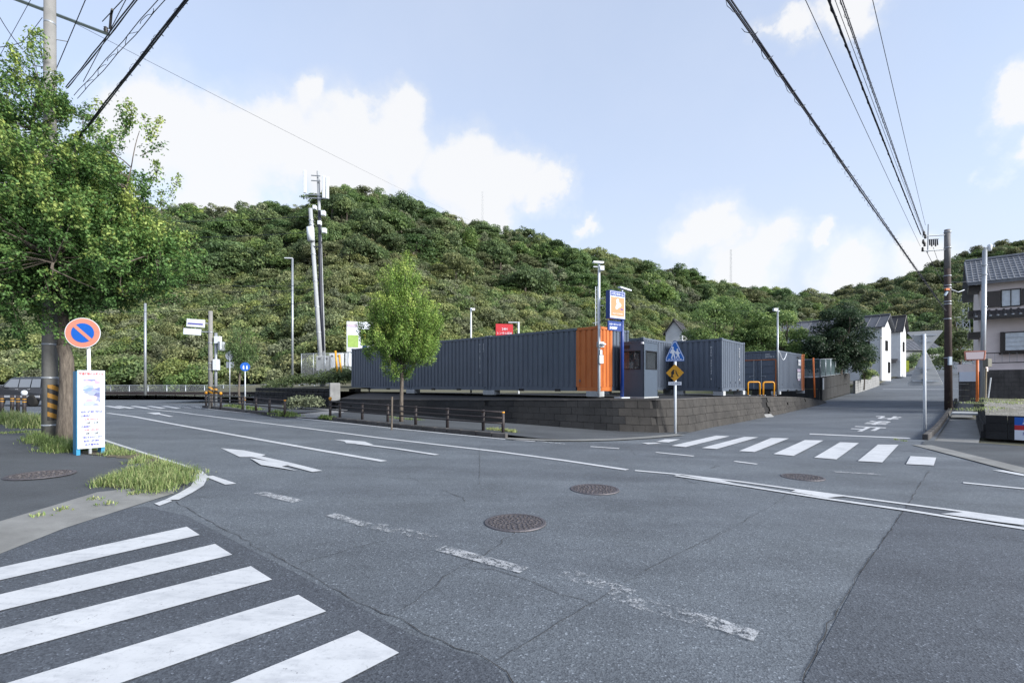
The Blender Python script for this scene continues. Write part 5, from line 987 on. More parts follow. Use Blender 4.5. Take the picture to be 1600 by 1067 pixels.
env = [E_(62,145,.2,.75,.8,.9,.5), E_(72,215,.1,1.3,1.3,1.2,.9), E_(85,300,0,1.8,1.8,1.3,1.1), E_(110,380,0,2.2,2.1,1.3,1.1), E_(190,400,-.1,1.35,1.5,1.0,1.0), E_(240,430,-.1,.7,.9,.6,.7), E_(-10,420,0,1.5,1.7,1.4,.9), E_(-15,310,.2,1.3,1.4,1.3,.7), E_(65,462,-.3,1.8,1.7,.55,.9), E_(175,468,-.2,1.1,1.1,.35,.7), E_(206,262,0,.6,.8,1.1,.6), E_(245,330,0,.55,.7,.75,.35)]
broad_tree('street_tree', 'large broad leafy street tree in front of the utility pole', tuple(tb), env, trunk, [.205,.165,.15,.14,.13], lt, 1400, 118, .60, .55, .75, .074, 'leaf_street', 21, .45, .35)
# the slim young tree inside the guard fence
b2 = gp(627, 659, .12); Yb = b2.y; S2 = lambda px, py, dy=0: at(px, py, Yb+dy)
def E2(px, py, r, rz, w=1.0): p = S2(px, py); return (p.x, p.y, p.z, r, r, rz, w)
env = [E2(628,545,1.5,.85,1.0), E2(632,505,1.45,1.0,1.0), E2(628,460,.9,.9,.9), E2(630,425,.34,.6,.5), E2(590,525,.75,.8,.7), E2(668,530,.55,.8,.6), E2(626,583,.7,.35,.6)]
broad_tree('young_tree', 'slim bright green young tree standing inside the brown guard fence', tuple(b2), env, [b2-Vector((0,0,.1)), S2(627,630), S2(628,590), S2(629,520), S2(630,440)], [.085,.075,.065,.04,.012], [(S2(628,590), S2(600,500,.3), .03,.01), (S2(628,585), S2(655,480,-.3), .03,.01), (S2(628,570), S2(585,530,-.3), .025,.008), (S2(628,570), S2(670,530,.3), .025,.008)], 950, 95, .5, 1.2, .45, .062, 'leaf_young', 22, .35, .22)
t = thing('tree_stake', 'weathered wooden stake beside the slim young tree', 'stake', tuple(gp(612, 667, .12))); MB().tube([(0,0,-.1),(0,.05,1.05)], .035, 6).build('stake', MAT['bark'], t)
# sapling beside the blue round sign
b3 = gp(375, 636, .1); Yb3 = b3.y; S3 = lambda px, py: at(px, py, Yb3)
def E3(px, py, r, rz, w=1.0): p = S3(px, py); return (p.x, p.y, p.z, r, r, rz, w)
broad_tree('young_tree', 'thin young tree behind the blue round sign', tuple(b3), [E3(377,555,.75,.75), E3(374,530,.55,.6,.7), E3(380,578,.5,.5,.6)], [b3-Vector((0,0,.1)), S3(373,610), S3(376,570), S3(376,525)], [.07,.06,.045,.015], [], 130, 55, .5, .9, .5, .075, 'leaf_mid', 23, .3, .3)
# trees behind the yard and by the houses
def clump_tree(name, label, base, clumps, per, leaf, mat, seed, trunk_h, tr=.2, group=None, up=.25, jit=.6):
    rng = np.random.default_rng(seed); T = thing(name, label, 'tree', base, 0, group); P, N, Tt = clump_cloud([(np.array(c)-np.array(base), np.array(r), d) for c, r, d in clumps], per, rng, up, (.5, 1.06), jit)
    leaves_mesh('crown', P, N, leaf*rng.uniform(.65, 1.35, len(P)), MAT[mat], T, Tt, aspect=.6, rng=rng); m = MB().tube([(0,0,-.3),(.05,0,trunk_h*.5),(-.05,.05,trunk_h)], [tr,tr*.8,tr*.5], 8)
    for c, r, d in clumps[::4]: limb(m, (0,0,trunk_h*.7), Vector(c)-Vector(base), tr*.4, .03)
    m.build('trunk', MAT['bark'], T, True); return T
def cl_box(px0, px1, py0, py1, Y, n_, rmin, rmax, seed, shape=None, dy=2.2):
    rng = np.random.default_rng(seed); out = []
    while len(out) < n_:
        u_, v_ = rng.random(2)
        if shape and not shape(u_, v_): continue
        p = at(px0+(px1-px0)*u_, py1+(py0-py1)*v_, Y+rng.uniform(-dy, dy)); r = rng.uniform(rmin, rmax); out.append((tuple(p), (r, r, r*.85), 1.0))
    return out
dome = lambda u, v: (2*u-1)**2+(v*1.02)**2 < 1
g = at(1125, 600, 47); clump_tree('broadleaf_tree', 'wide leafy green tree rising behind the short container', (g.x, 47, 1.2), cl_box(1062, 1205, 468, 560, 47, 62, .75, 1.35, 31, dome), 330, .20, 'leaf_garden', 31, 4.5, .28)
g = at(1215, 600, 45); clump_tree('broadleaf_tree', 'rounded leafy tree behind the doored container and its lamp pole', (g.x, 45, 1.2), cl_box(1165, 1270, 492, 570, 45, 44, .65, 1.2, 32, dome), 330, .19, 'leaf_garden', 32, 4.0, .25)
g = at(1312, 600, 43); clump_tree('pine_tree', 'dark spreading evergreen over the mesh fence before the white house', (g.x, 43, 1.8), cl_box(1258, 1364, 484, 580, 43, 85, .6, 1.05, 33, lambda u, v: abs(2*u-1) < 1.15-.75*v+.1*math.sin(v*14)), 420, .16, 'leaf_pine', 33, 4.2, .22)
g = at(1350, 600, 46); clump_tree('corner_bush', 'yellow-green bush at the street corner of the mesh fence', (g.x, 46, 1.5), cl_box(1338, 1366, 545, 592, 46, 16, .3, .55, 34), 260, .13, 'leaf_yellow', 34, 1.4, .06)
g = at(1500, 590, 72); clump_tree('broadleaf_tree', 'bright green tree behind the brown utility pole', (g.x, 72, 3.5), cl_box(1462, 1512, 470, 575, 72, 26, .9, 1.7, 35), 260, .30, 'leaf_mid', 35, 5, .2)
g = at(1415, 590, 105); clump_tree('hedge_shrub', 'clipped green hedge in front of the low grey roof', (g.x, 105, 4.5), cl_box(1412, 1478, 548, 580, 105, 24, .9, 1.6, 36), 200, .34, 'leaf_mid', 36, 2, .1)
# planting bed below the antenna masts and weeds on the walk
def bed(name, label, rows, per, leaf, mat, seed, cat='plants'):
    rng = np.random.default_rng(seed); P, N, T = clump_cloud([(np.array(c), np.array(r), 1.0) for c, r in rows], per, rng, .5, (.3, 1.05), .7); return tag(leaves_mesh(name, P, N, leaf*rng.uniform(.6, 1.4, len(P)), MAT[mat], None, T, aspect=.45, rng=rng), label, cat, kind='stuff')
bed('leafy_groundcover', 'leafy green plants overflowing the stone bed by the masts', [(tuple(at(px, py, Y)), (.9,.8,.55)) for px, py, Y in [(455,598,33),(475,596,33),(497,597,33),(520,596,32.5),(540,592,32.5),(440,603,34),(425,606,36),(510,590,34),(535,584,34),(548,588,33)]], 420, .17, 'leaf_mid', 41)
bed('weed_patch', 'tall leafy weeds at the foot of the stone bed', [(tuple(at(px, py, Y)), (.55,.45,.5)) for px, py, Y in [(468,632,26.2),(480,631,26.4),(492,632,26),(458,634,26)]], 420, .13, 'leaf_ashen', 42)
def grass(name, label, spots, n_, hgt, seed, dry=.35, wid=.007, parent=None):
    rng = np.random.default_rng(seed); V = []; T = []; c = np.array([[p.x, p.y] for p, r in spots]); rs = np.array([r for p, r in spots]); w = rs**2/np.sum(rs**2)
    idx = rng.choice(len(spots), n_, p=w); q = rng.normal(size=(n_, 2))*.5; xy = c[idx]+q*rs[idx][:, None]; h = hgt*rng.uniform(.35, 1.25, n_)*np.clip(1.25-np.hypot(q[:, 0], q[:, 1])*.6, .3, 1.2); a = rng.uniform(0, 6.283, n_); ln = rng.uniform(.15, 1.35, n_)*h; n_lean = None
    zz = np.array([zg(x, y) for x, y in xy])+.06; d = np.stack([np.cos(a), np.sin(a)], 1); s = np.stack([-np.sin(a), np.cos(a)], 1)*wid
    def pt(xy_, z_): return np.concatenate([xy_, z_[:, None]], 1)
    V = np.stack([pt(xy-s, zz), pt(xy+s, zz), pt(xy+d*(ln*.35)[:, None]+s*.8, zz+h*.62), pt(xy+d*(ln*.35)[:, None]-s*.8, zz+h*.62), pt(xy+d*ln[:, None], zz+h*np.clip(1.05-.35*ln/np.maximum(h, .01), .45, 1.05))], 1)
    F = np.arange(n_)[:, None]*5; quads = np.concatenate([F+np.array([0,1,2,3]), F+np.array([3,2,4,4])]); me_v = V.reshape(-1, 3)
    me = bpy.data.meshes.new(name); me.from_pydata(me_v.tolist(), [], [tuple(r[:4]) for r in (F+np.array([0,1,2,3])).tolist()]+[tuple(r) for r in (F+np.array([3,2,4])).tolist()]); me.materials.append(MAT['grass'])
    t_ = np.clip(rng.normal(dry+.08, .27, n_), 0, 1); at_ = me.attributes.new('tint', 'FLOAT', 'FACE'); at_.data.foreach_set('value', np.concatenate([t_, np.clip(t_+.08, 0, 1)]).astype(np.float32)); o = link(bpy.data.objects.new(name, me), parent); return tag(o, label, 'grass', kind='stuff')
g = lambda L, r: [(gp(*p), r) for p in L]
grass('grass_tuft', 'unkempt grass tufts on the pavement corner inside the white line', g([(182,760),(200,752),(216,760),(222,745),(236,752),(255,766),(268,752),(282,759),(291,747),(170,766),(212,768),(244,772),(262,742)], .24), 4200, .19, 51, .5, .0048)
grass('grass_tuft', 'grass growing between the notice board and the white kerb line', g([(168,706),(186,713),(200,716),(172,716),(228,723),(250,733),(266,738),(150,708),(214,730),(240,742)], .2), 2200, .15, 52, .55, .0048)
grass('grass_tuft', 'thick green grass around the foot of the large tree', g([(62,696),(78,700),(95,702),(108,705),(118,708),(85,709),(104,711),(55,692),(134,708)], .27), 3200, .25, 53, .28, .0055)
grass('tall_grass', 'tall pale grass on the verge beside the guard posts', g([(2,659),(15,661),(30,662),(45,664),(58,667),(66,671),(-20,658),(10,665),(50,670)], .5), 3800, .40, 54, .6, .009)
grass('grass_strip', 'thin line of grass along the old pavement joint', g([(0,681),(20,680),(40,679),(60,680),(-25,682)], .28), 500, .08, 55, .5)
grass('grass_tuft', 'grass at the foot of the slim young tree', g([(612,657),(625,659),(640,660),(652,661)], .32), 700, .16, 56, .35, .01)
grass('dry_weeds', 'dry weeds at the near end of the guard fence', g([(768,677),(778,678),(790,679),(800,680)], .22), 1000, .17, 57, .85, .009)
grass('grass_tuft', 'grass on the kerb island around the sapling', g([(360,638),(375,640),(388,642),(400,644),(432,649),(445,651),(452,652)], .45), 1500, .26, 58, .3, .014)
grass('grass_tuft', 'weeds sprouting at the corner of the driveway kerb', g([(505,655),(512,656),(520,657)], .2), 400, .18, 59, .3, .012)
grass('gutter_weeds', 'small weeds along the gutter of the near pavement', g([(100,805),(150,788),(60,815),(210,778),(170,795),(1400,690),(1412,692)], .1), 260, .06, 60, .6)
n = NT('leaf_litter'); n.col(n.ramp(n.noise(14, 8, .75), [(.3, (.035,.03,.022)), (.55, (.10,.085,.055)), (.75, (.20,.15,.08))])).set(Roughness=.95); n.bump(n.noise(30, 5), .8, .02); MAT['leaf_litter'] = n.mat
def litter(px, seed):
    rr = random.Random(seed); P = G(px); Q = []
    for a, b in zip(P, P[1:]+P[:1]):
        for i in range(5): q = a.lerp(b, i/5); Q.append(q+Vector((rr.uniform(-.07,.07), rr.uniform(-.07,.07), 0)))
    flat_poly('soil_patch', Q, MAT['leaf_litter'], near_pave, .0865)
litter([(156,768),(178,757),(205,744),(235,738),(262,739),(292,742),(298,750),(280,760),(240,769),(205,774)], 1); litter([(120,712),(140,700),(165,698),(200,710),(240,722),(270,733),(250,739),(210,724),(170,720)], 2); litter([(45,694),(60,686),(90,684),(125,692),(130,710),(95,712),(60,702)], 3)

# ================================================================== right side: kerb, drain, lot, poles, houses
KR = [(13.7,15.95)]
def kr(s, u): return Vector((*spt(s, u), 0))
rk0 = gp(1446, 687.5); s0, u0 = su(rk0.x, rk0.y); UK = 6.6
t = thing('street_kerb', 'raised dark concrete kerb along the right edge of the side street', 'kerb', tuple(rk0)); o = Vector(rk0)
sk = [s0]+list(np.arange(math.ceil(s0)+.5, 30, .9))
for a, b in zip(sk[:-1], sk[1:]):
    ua, ub = (u0+(UK-u0)*min(1, max(0, (q-s0)/4)) for q in (a, b)); pa, pb_ = kr(a, ua), kr(b, ub); c = (pa+pb_)/2; z = zg(c.x, c.y); d = pb_-pa
    bevel(MB().box((c.x-o.x, c.y-o.y, z+.04-o.z), (d.length-.01,.16,.30), math.atan2(d.y, d.x)).build('kerb_stone', MAT['concrete_dark'], t), .02, 1)
# drain channel between kerb and lot wall
lw = [gp(1490, 690), gp(1540, 693.5), gp(1600, 697), gp(1680, 702)]
V = []; 
chL = [kr(s, u0+(UK-u0)*min(1, max(0, (s-s0)/4))+.14) for s in sk]; 
for i, p_ in enumerate(chL): q = p_+Vector((DN[0], DN[1], 0))*(1.1 if i < 14 else .8); V += [(p_.x, p_.y, zg(p_.x, p_.y)-.06), (q.x, q.y, zg(q.x, q.y)-.03)]
tag(npmesh('drain_channel', V, [(2*i, 2*i+1, 2*i+3, 2*i+2) for i in range(len(chL)-1)], MAT['gutter']), kind='structure')
c = kr(15.2, UK+.75); bevel(tag(MB().box((0,0,.0), (1.4,1.1,.1), math.atan2(DS[1],DS[0])).build('drain_slab', MAT['concrete_pale']), 'pale concrete slab bridging the drain beside the utility pole', 'slab'), .02, 1).location = (c.x, c.y, zg(c.x, c.y)+.2)
# lot: retaining wall blocks and gravel ground
corner = kr(s0+1.9, UK+1.35); farc = kr(14.0, UK+1.2); right = Vector((corner.x+5.6*.70, corner.y-5.6*.72, 0))
t = thing('lot_wall', 'low dark block wall of the gravel lot at the picture edge', 'wall', (corner.x, corner.y, zg(corner.x, corner.y))); o = Vector(t.location)
for (a, b, h) in ((corner, right, .78), (corner, farc, .72)):
    d = b-a; n_ = round(d.length/.5); rz = math.atan2(d.y, d.x); nrm_ = Vector((d.y,-d.x,0)).normalized()
    for r in range(3):
        for i in range(n_):
            q = a.lerp(b, (i+.5)/n_)-o; z = zg(q.x+o.x, q.y+o.y)-o.z; inset = Vector((.66,.7,0)).normalized()*(.10*r/2) if b is right else Vector((.72,-.69,0))*(.12*r/2)
            MB().box((q.x+inset.x, q.y+inset.y, z+h*(r+.5)/3), (d.length/n_-.008,.24,h/3-.008), rz).build('block', MAT['wall_block'], t)
gA, gB = corner+Vector((.1,.1,0)), right+Vector((.1,.2,0)); n = NT('gravel'); v_ = n.node('ShaderNodeTexVoronoi'); v_.inputs['Scale'].default_value = 22; n.l.new(n.tc.outputs['Object'], v_.inputs['Vector']); sp_ = n.node('ShaderNodeSeparateColor'); n.l.new(v_.outputs['Color'], sp_.inputs[0])
gb = n.ramp(sp_.outputs[0], [(0, (.09,.085,.08)), (1, (.33,.32,.30))]); gb = n.mix(n.ramp(n.noise(.9, 6, .7), [(.46, (0,0,0)), (.66, (.6,.6,.6))]), gb, (.075,.075,.04)); n.col(gb).set(Roughness=.95); n.bump(v_.outputs['Distance'], .8, .03); MAT['gravel'] = n.mat
rows = []
for j in range(9):
    tt = j/8; a = corner.lerp(farc+Vector((.2,0,0)), tt); b = right+Vector((.72,.69,0))*(14*tt); rows.append([a.lerp(b, k/10) for k in range(11)])
V = [(p_.x, p_.y, zg(corner.x, corner.y)+.74+.30*j/8+random.uniform(-.03,.03)) for j, r_ in enumerate(rows) for p_ in r_]
tag(npmesh('lot_ground', V, [(j*11+i, j*11+i+1, (j+1)*11+i+1, (j+1)*11+i) for j in range(8) for i in range(10)], MAT['gravel'], smooth=True), kind='structure')
wp = at(1594.5, 669, 14.2); nrm_ = Vector((-.72,-.69,0)); t = thing('estate_sign', 'blue red and white lettered sign on the lot wall at the picture edge', 'sign', tuple(wp)); xs_ = Vector((.70,-.72,0))
wp_ = Vector((0,0,0))+nrm_*.22; hh = .33
for (z0_, z1_, mt) in ((.10,.33,'bright_blue'),(-.04,.10,'sign_red'),(-.33,-.04,'sign_white')): MB().prism([wp_+xs_*x+UPV*z for x, z in ((-.12,z0_),(.62,z0_),(.62,z1_),(-.12,z1_))], nrm_*.01).build('band', MAT[mt], t)
lettering('月極', .1, MAT['sign_white'], t, face_matrix(wp_+nrm_*.012+xs_*.2+UPV*.21, xs_), height=.17, bold=.006); lettering('駐車場', .1, MAT['ink_violet'], t, face_matrix(wp_+nrm_*.012+xs_*.2+UPV*-.14, xs_), height=.10); lettering('空有', .1, MAT['ink_violet'], t, face_matrix(wp_+nrm_*.012+xs_*.2+UPV*-.26, xs_), height=.08)
# right-hand corner pavement
rp = G([(1440,694),(1475,702),(1520,713),(1600,733),(1700,756)]); bk_ = [gp(1446,690), gp(1488,692), gp(1540,695), gp(1600,699.5), gp(1700,708)]
V = [(q.x, q.y, zg(q.x, q.y)+.012) for q in rp]+[(q.x, q.y, zg(q.x, q.y)+.05) for q in bk_]
tag(npmesh('corner_pavement', V, [(i, i+1, 6+i, 5+i) for i in range(4)], MAT['asphalt_walk']), kind='structure'); ribbon('gutter_strip', G([(1440,696),(1475,704.5),(1520,716),(1600,736.5),(1700,760)]), .5, MAT['gutter'], road, .02)
def lot_grass(name, label, n_, seed, hgt):
    o = grass(name, label, [(at(px, py, Y), r) for px, py, Y, r in ((1515,640,17.5,.5),(1530,638,18,.5),(1548,640,18.5,.5),(1520,632,21,.6),(1560,630,22,.8),(1585,632,21,.7),(1600,628,23,.7),(1540,628,24,.6))], n_, hgt, seed, .7, .010)
    z0_ = zg(corner.x, corner.y)
    for v in o.data.vertices: v.co.z += z0_+.78+.30*min(1, max(0, (v.co.y-15)/9))-zg(v.co.x, v.co.y)-.06
lot_grass('lot_grass', 'scattered grass growing on the gravel lot', 800, 71, .10)
# ---- brown utility pole
Yp = 27.3; b = at(1482, 623, Yp); t = thing('utility_pole', 'dark brown utility pole with bracket arms beside the side street', 'utility pole', (b.x, b.y, .45)); z_ = lambda y: at(0,y,Yp).z-.45; x_ = lambda px: at(px,0,Yp).x-b.x
plain('pole_brown', (.045,.032,.03), .8, 0, .3, 3); MB().tube([(0,0,-.2),(-.03,0,z_(500)),(-.06,0,z_(420))], [.185,.16,.15], 16).build('pole', MAT['pole_brown'], t, True); MB().tube([(-.06,0,z_(420)),(-.07,0,z_(359))], [.151,.14], 16).build('pole_top', plain('pole_grey', (.16,.16,.165), .8), t, True)
for y in (364,388,432,447,451,472,476,499,560): MB().tube([(-.05,0,z_(y)),(-.05,0,z_(y)+.05)], .175, 14).build('band', MAT['galv'], t, True)
for y, x0 in ((367,1437),(390,1436)): MB().tube([(-.06,0,z_(y)),(x_(x0),-.2,z_(y+4))], .035, 6).build('bracket_arm', MAT['galv'], t)
MB().tube([(x_(1447),-.15,z_(352)),(x_(1446),-.15,z_(396))], .03, 6).build('bracket_post', MAT['galv'], t)
for (px, y) in ((1439,367),(1438,380),(1437,392),(1441,372),(1440,384)): MB().lathe([(.03,0),(.075,.05),(.04,.09),(.075,.13),(.04,.17),(.06,.21),(.02,.25)], 10, (x_(px),-.2,z_(y)-.1)).build('insulator', MAT['black'], t, True)
for i in range(5): MB().tube([(x_(1450+i*3),-.1,z_(375)),(x_(1450+i*3)+.02,-.1,z_(384+(i % 2)*2))], .035, 6).build('fuse', MAT['wire'], t)
MB().tube([(x_(1448),-.1,z_(375)),(x_(1464),-.1,z_(374))], .03, 6).build('fuse_bar', MAT['galv'], t)
MB().box((x_(1478)+.05,-.2,z_(564)), (.16,.1,.46)).build('meter_box', plain('box_blue', (.35,.42,.5), .5), t); MB().tube([(.0,.0,z_(451)),(x_(1505),.3,z_(455)),(x_(1517),.4,z_(451))], .03, 6).build('side_arm', MAT['galv'], t)
MB().box((x_(1476),-.15,z_(453)), (.2,.12,.1)).build('marker', MAT['orange'], t); MB().tube([(x_(1471),-.2,z_(463)),(x_(1475),-.2,z_(457))], .06, 8).build('closure', MAT['box_blue'], t)
# ---- steel lamp pole, convex mirror, board
Yl = 25.0; b = at(1535, 624, Yl); b.z = 1.0; t, h = up_pole('lamp_pole', 'grey steel pole with a small lamp and meter box before the two-storey house', b, at(0,391,Yl).z, .115, 'galv', 'light pole', (.12,0)); z_ = lambda y: at(0,y,Yl).z-b.z
MB().tube([(.12,0,h),(.12,0,h+.14),(.3,-.02,h+.15)], .03, 6).build('lamp_arm', MAT['galv'], t); MB().lathe([(.05,0),(.09,.1),(.1,.3),(.03,.36)], 10, (.36,-.02,h-.05)).build('lamp_head', MAT['white_paint'], t, True); bevel(MB().box((.1,-.16,z_(567)), (.32,.22,.42), .3).build('meter_box', plain('box_olive', (.13,.13,.11), .6), t), .02, 1)
MB().tube([(.2,-.1,0),(.32,-.12,z_(590))], .03, 6).build('conduit', MAT['white_paint'], t); MB().tube([(.06,-.1,0),(.08,-.12,z_(575))], .03, 6).build('conduit', plain('conduit_tan', (.36,.3,.2), .6), t)
for z in (z_(430), z_(415), z_(480)): MB().tube([(.1,0,z),(.1,0,z+.05)], .12, 10).build('band', MAT['galv'], t)
Ym = 24.0; b = at(1527, 627, Ym); b.z = .95; t, h = up_pole('traffic_mirror', 'orange post with a rectangular traffic mirror beside the lamp pole', b, at(0,549,Ym).z, .06, 'orange', 'traffic mirror'); n = NT('mirror_face'); n.col((.6,.5,.48)).set(Roughness=.06, Metallic=1.0); MAT['mirror_face'] = n.mat
v, ex = facing((b.x, b.y)); c = Vector((-.12,0,h-.22))+v*.1; bevel(MB().prism([c+ex*x+UPV*z for x, z in ((-.36,-.22),(.36,-.22),(.4,.24),(-.4,.24))], v*.05).build('mirror_hood', MAT['fade_red'], t), .02, 1); MB().prism([c+v*.052+ex*x+UPV*z for x, z in ((-.3,-.17),(.3,-.17),(.33,.18),(-.33,.18))], v*.01).build('mirror', MAT['mirror_face'], t)
# ---- houses
def tile_mat(name, c, f=3.2):
    n = NT(name); n.col(n.ramp(n.noise(2.0, 6, .6), [(.3, tuple(x*.75 for x in c)), (.7, tuple(x*1.2 for x in c))])).set(Roughness=.5); MAT[name] = n.mat
tile_mat('roof_tile', (.115,.125,.145)); tile_mat('roof_slate', (.075,.08,.095)); tile_mat('roof_dark', (.035,.033,.035))
plain('house_beige', (.68,.61,.60), .85, 0, .06, 2, bump=.1); plain('house_white', (.52,.54,.57), .85, 0, .08, 1.5); plain('house_grey', (.33,.34,.36), .85, 0, .08, 2); plain('trim_dark', (.03,.026,.024), .5); plain('shutter_brown', (.055,.047,.045), .55); plain('curtain', (.58,.63,.68), .7)
def house(name, label, o, ex, ey, L, Wd, z0, eave, ridge, wall, roof, over=.5, gable_x=False, pitch=.30):
    ex = Vector((*ex, 0)).normalized(); ey = Vector((*ey, 0)).normalized(); t = thing(name, label, 'house', (o[0], o[1], z0)); P = lambda x, y, z: ex*x+ey*y+UPV*z
    prof = [P(0,0,0), P(0,Wd,0), P(0,Wd,eave), P(0,Wd/2,ridge), P(0,0,eave)]; MB().prism(prof, ex*L).build('wall', MAT[wall], t)
    sl = (ridge-eave)/(Wd/2); rf = []
    for s in (0, 1):
        y0, y1 = (-over, Wd/2) if s == 0 else (Wd+over, Wd/2); za, zb2 = eave-over*sl+.06, ridge+.06
        q = [P(-over, y0, za), P(L+over, y0, za), P(L+over, y1, zb2), P(-over, y1, zb2)]; r_ = MB().prism(q, UPV*.12).build('roof', MAT[roof], t); rf.append((r_, q))
        n_ = int((L+2*over)/pitch)
        if pitch < .5:
            nc = 9
            for j in range(nc):
                qa, qb = [q[0].lerp(q[3], (j+e)/nc) for e in (0, 1.08)], [q[1].lerp(q[2], (j+e)/nc) for e in (0, 1.08)]
                MB().add([qa[0]+UPV*.19, qb[0]+UPV*.19, qb[1]+UPV*.13, qa[1]+UPV*.13, qa[0]+UPV*.1, qb[0]+UPV*.1], [(0,1,2,3),(4,5,1,0)]).build('tile_course', MAT[roof], r_)
        for i in range(n_+1):
            a = q[0].lerp(q[1], i/n_)+UPV*.12; b = q[3].lerp(q[2], i/n_)+UPV*.12; MB().tube([a+UPV*(.03 if pitch < .5 else 0), b+UPV*(.03 if pitch < .5 else 0)], .045, 5).build('tile_row', MAT[roof], r_)
    MB().tube([P(-over, Wd/2, ridge+.22), P(L+over, Wd/2, ridge+.22)], .13, 8).build('ridge_cap', MAT[roof], t); return t, P
def win(t, P, x0, x1, z0, z1, frame='trim_dark', pane='glass', y=0, axis='x', shutters=False, bars=0):
    f = (lambda a, d, z: P(a, y-d, z)) if axis == 'x' else (lambda a, d, z: P(y-d, a, z)); e = .06; m = MB()
    for (a0, a1, b0, b1) in ((x0-e, x1+e, z0-e, z0), (x0-e, x1+e, z1, z1+e), (x0-e, x0, z0, z1), (x1, x1+e, z0, z1), ((x0+x1)/2-.02, (x0+x1)/2+.02, z0, z1)): m.prism([f(a0,0,b0), f(a1,0,b0), f(a1,0,b1), f(a0,0,b1)], f(0,.07,0)-f(0,0,0))
    w = m.build('window', MAT[frame], t); MB().prism([f(x0,.0,z0), f(x1,.0,z0), f(x1,.0,z1), f(x0,.0,z1)], f(0,.03,0)-f(0,0,0)).build('pane', MAT[pane], w)
    for i in range(bars): x = x0+(x1-x0)*(i+1)/(bars+1); MB().tube([f(x,.09,z0), f(x,.09,z1)], .012, 4).build('bar', MAT['white_paint'], w)
    for i in range(3 if bars else 0): z = z0+(z1-z0)*(i+1)/4; MB().tube([f(x0,.09,z), f(x1,.09,z)], .012, 4).build('bar', MAT['white_paint'], w)
    return w
# two-storey tiled house on the right, facade along -D1
hc = at(1531, 577, 29.0); HX = (.75,-.66); HYd = (.66,.75); zb_ = 1.9
t, P = house('tiled_house', 'two-storey beige house with grey tiled roofs and dark shutters', (hc.x, hc.y), HX, HYd, 13.0, 7.0, zb_, at(0,441,29).z-zb_, at(0,441,29).z-zb_+1.75, 'house_beige', 'roof_tile', .55, pitch=.24)
zz = lambda y, Y=28.0: at(0,y,Y).z-zb_
win(t, P, .93, 1.66, zz(477), zz(452.5), pane='curtain'); win(t, P, 4.6, 6.2, zz(477), zz(452.5), pane='curtain'); MB().prism([P(.28,-.05,zz(477.5)), P(.85,-.05,zz(477.5)), P(.85,-.05,zz(452)), P(.28,-.05,zz(452))], P(0,-.05,0)-P(0,0,0)).build('shutter', MAT['shutter_brown'], t); MB().prism([P(1.74,-.05,zz(477.5)), P(3.2,-.05,zz(477.5)), P(3.2,-.05,zz(452)), P(1.74,-.05,zz(452))], P(0,-.05,0)-P(0,0,0)).build('shutter', MAT['shutter_brown'], t)
pr = MB().prism([P(-.3,.1,zz(484)), P(13,.1,zz(484)), P(13,-1.0,zz(496)), P(-.3,-1.0,zz(496))], UPV*.1).build('pent_roof', MAT['roof_dark'], t)
for i in range(44): a = P(-.2+i*.3,.05,zz(484)+.11); b2 = P(-.2+i*.3,-1.0,zz(496)+.11); MB().tube([a, b2], .05, 5).build('tile_row', MAT['roof_dark'], pr); MB().lathe([(.06,-.03),(.06,.03)], 8, b2).build('tile_end', MAT['galv'], pr)
MB().prism([P(-.3,-1.02,zz(499)), P(13,-1.02,zz(499)), P(13,-1.02,zz(496)), P(-.3,-1.02,zz(496))], P(0,.06,0)-P(0,0,0)).build('gutter', MAT['trim_dark'], t)
win(t, P, 1.05, 3.4, zz(546,27.3), zz(518,27.3), pane='curtain', y=-.25, bars=8); MB().prism([P(.85,0,zz(549,27.3)), P(1.0,0,zz(549,27.3)), P(1.0,0,zz(516,27.3)), P(.85,0,zz(516,27.3))], P(0,-.3,0)-P(0,0,0)).build('bay_cheek', MAT['trim_dark'], t); MB().prism([P(.8,-.35,zz(549,27.3)-.1), P(3.5,-.35,zz(549,27.3)-.1), P(3.5,.0,zz(549,27.3)-.1), P(.8,.0,zz(549,27.3)-.1)], UPV*.1).build('bay_sill', MAT['trim_dark'], t)
for z in (zz(549,27.6)-.05, zz(566,27.6)): MB().tube([P(0,-.55,z), P(12,-.55,z)], .03, 6).build('handrail', MAT['trim_dark'], t)
for i in range(40): MB().tube([P(i*.3,-.55,zz(566,27.6)), P(i*.3,-.55,zz(549,27.6)-.05)], .012 if i % 6 else .03, 4).build('baluster', MAT['house_grey' if i % 6 else 'trim_dark'], t)
for i, (zc, dd) in enumerate(((zz(449),.3),(zz(490),.4),(zz(525),.25))): MB().prism([P(-.5,-.1,zc), P(.02,-.1,zc), P(.02,-.1,zc+.35), P(-.5,-.1,zc+.35)], P(0,1.6,0)-P(0,0,0)).build('end_eave', MAT['trim_dark'], t)
MB().tube([P(.1,-.08,0), P(.1,-.08,zz(445))], .05, 8).build('downpipe', MAT['house_beige'], t)
MB().prism([P(-.2,-.7,-.35), P(13,-.7,-.35), P(13,-.7,zz(577)), P(-.2,-.7,zz(577))], P(0,.7,0)-P(0,0,0)).build('base_wall', MAT['house_beige'], t)
